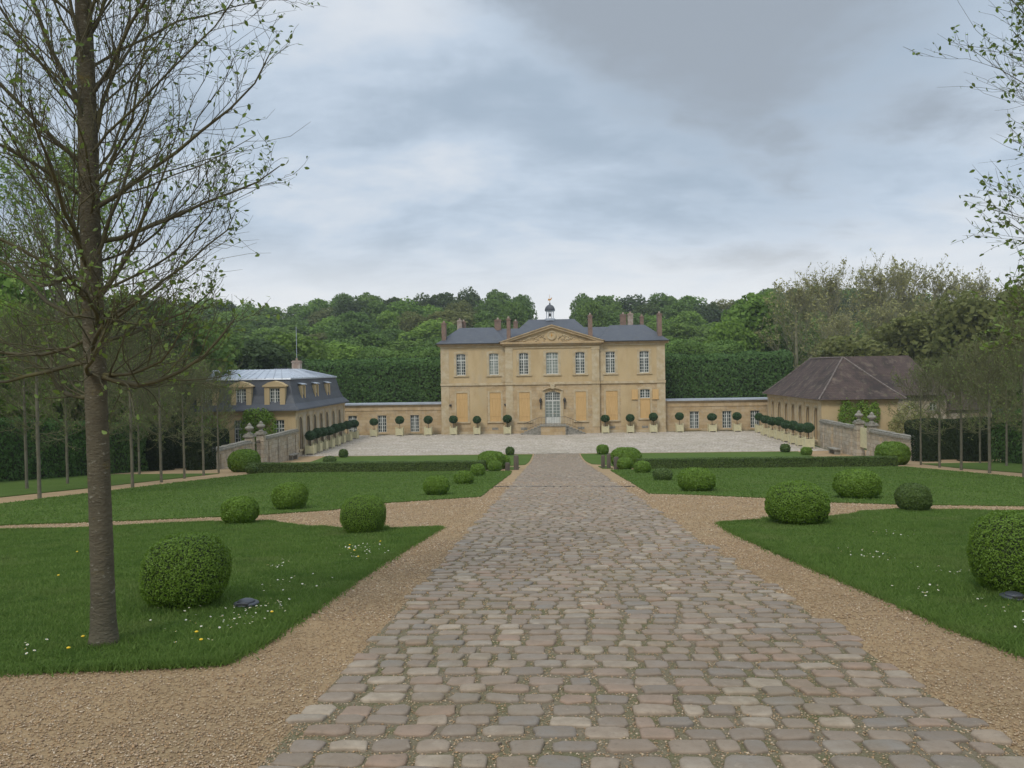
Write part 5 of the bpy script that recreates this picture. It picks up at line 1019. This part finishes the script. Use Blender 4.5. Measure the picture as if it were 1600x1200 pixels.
def wood_tree(x, y, top, kn, lab, grp, wscale=1., rz=0, j=0):
    z0 = gz(y); h = top-z0; s = h/15.8
    o = empty('woodland_tree', (x, y, z0), lab, 'tree', grp); o.rotation_euler = (0, 0, rz); o.scale = (wscale, wscale, s)
    link('trunk', tm, o); link('crown', kinds[kn][j], o); return o
def px2X(px, Y): return (px-859.6)/1244*Y-.42
# skyline by picture column -> height above eye level per metre of distance
skl = [(-200, 440), (200, 455), (300, 462), (420, 474), (470, 476), (500, 464), (545, 452), (590, 454), (640, 460), (700, 455), (760, 452), (800, 449), (838, 458), (893, 460), (920, 456), (960, 457), (1000, 463), (1060, 455), (1100, 461), (1140, 476), (1165, 462), (1200, 452), (1240, 450), (1300, 450), (1700, 450)]
SX = [a for a, b in skl]; SYv = [b for a, b in skl]
rw_ = random.Random(12)
KN_ = {'mid': 'mid green', 'bright': 'bright green', 'dark': 'very dark', 'brown': 'brownish'}
ROWS = ((262, 0, 6.6, 'topmost skyline row'), (232, 14, 6.6, 'second row from the skyline'), (204, 30, 6.4, 'third row from the skyline'), (178, 47, 6.2, 'middle row'), (154, 64, 6.0, 'lower row'), (134, 82, 5.8, 'lowest row above the clipped hedges'))
cnt = {}
for ri, (Y, drop, stp, rown) in enumerate(ROWS):
    for side in (-1, 1):
        X = (10.6 if side > 0 else -9.3) if Y > 200 else side*(10.5+ri); i = 0
        lim = (-150 if ri < 3 else -110) if side < 0 else 95+Y*.05
        while (X > lim if side < 0 else X < lim):
            y = Y+rw_.uniform(-4, 4); px = 800+1244*math.tan(math.atan((X+.42)/y)+.0482); py = float(np.interp(px, SX, SYv))+drop+rw_.uniform(-5, 7)*(1 if ri else .5); hor = 575.3-(px-859.6)*.016
            if i == 0 and ri < 3: py = 458+drop*.35
            top = 1.6+(hor-py)/1244*y
            u = rw_.random(); kn = 'mid' if u < .5 else 'bright' if u < .78 else 'brown' if u < .93 else 'dark'
            if ri == 0 and 2 <= i <= 5 and side < 0: kn = 'dark'
            if ri == 0 and i in (2,) and side > 0: kn = 'dark'
            if i < 2: kn = 'mid'
            key = (kn, rown, side); cnt[key] = cnt.get(key, 0)+1; sd = 'left' if side < 0 else 'right'
            lab = f'{KN_[kn]} wood tree, {rown} {sd} of the turret, {ORD[min(14, cnt[key]-1)]} outward'
            wood_tree(X, y, top, kn, lab, f'trees of the wooded hill {sd} of the chateau', rw_.uniform(.78, .95) if i == 0 else rw_.uniform(.95, 1.5), rw_.uniform(0, 6), rw_.randrange(2))
            X += side*stp*rw_.uniform(.95, 1.5); i += 1
# a full bright tree standing out at the right of the hill
wood_tree(33, 128, 1.6+(570-452)/1244*128, 'bright', 'big full green tree standing above the right hedge beside the olive trees', None, 1.15, 1, 0)
wood_tree(27.5, 124, 1.6+(570-500)/1244*124, 'bright', 'lower bright green tree just left of the big full green one', None, .8, 2, 1)
# side woods
for side, lst in ((-1, [(-33, 68, 8.4, 'mid'), (-31, 58, 7.0, 'dark'), (-30, 50, 6.2, 'mid'), (-31, 41, 6.5, 'bright'), (-30, 33, 6.2, 'bright'), (-39, 47, 9, 'brown'), (-38, 38, 8, 'mid'), (-40, 56, 10, 'bright'), (-40, 67, 9.5, 'dark'), (-44, 78, 10, 'dark'), (-40, 88, 8.4, 'mid'), (-50, 90, 10.5, 'mid'), (-34, 93, 6.6, 'dark'), (-58, 74, 13, 'mid'), (-49, 60, 12, 'mid'), (-45, 103, 9, 'mid'), (-56, 108, 11, 'dark'), (-36, 108, 8.0, 'mid'), (-68, 100, 13, 'mid')]),
                  (1, [(46, 76, 9.0, 'brown'), (43, 68, 7.2, 'brown'), (38, 61, 5.6, 'brown'), (50, 68, 9.5, 'mid'), (46, 90, 10, 'brown'), (55, 84, 11, 'brown'), (56, 98, 12, 'brown'), (66, 92, 12, 'mid'), (34, 54, 4.5, 'mid'), (31, 40, 5.0, 'mid'), (30.5, 32, 4.6, 'dark'), (40, 53, 7.0, 'brown'), (36, 98, 5.5, 'brown'), (44, 101, 8.5, 'brown'), (64, 106, 12.5, 'brown'), (75, 104, 13, 'mid'), (61, 70, 11, 'mid')])):
    for i, (x, y, top, kn) in enumerate(lst):
        sd = 'left' if side < 0 else 'right'; near_ = 'near' if y < 60 else 'middle distance' if y < 90 else 'far'
        key = (kn, near_, side, 'w'); cnt[key] = cnt.get(key, 0)+1
        wood_tree(x, y, top-.6, kn, f'{KN_[kn]} {near_} tree of the {sd} side wood, {ORD[cnt[key]-1]} of its look outward', f'trees of the side wood at the {sd}', .62+.004*y, i*1.7, i % 2)

# ---------------- damp spring air
hm = MB(); hm.box(-310, 310, -68, 430, -6.9, 48); ho = hm.build('haze', bpy.data.materials.new('haze_air'))
hmat = ho.data.materials[0]; hmat.use_nodes = True; nt = hmat.node_tree; nt.nodes.clear(); pv = nt.nodes.new('ShaderNodeVolumePrincipled'); oo = nt.nodes.new('ShaderNodeOutputMaterial')
pv.inputs['Color'].default_value = (.86, .91, .97, 1); pv.inputs['Density'].default_value = .00032; nt.links.new(pv.outputs[0], oo.inputs['Volume']); tag(ho, kind='stuff')
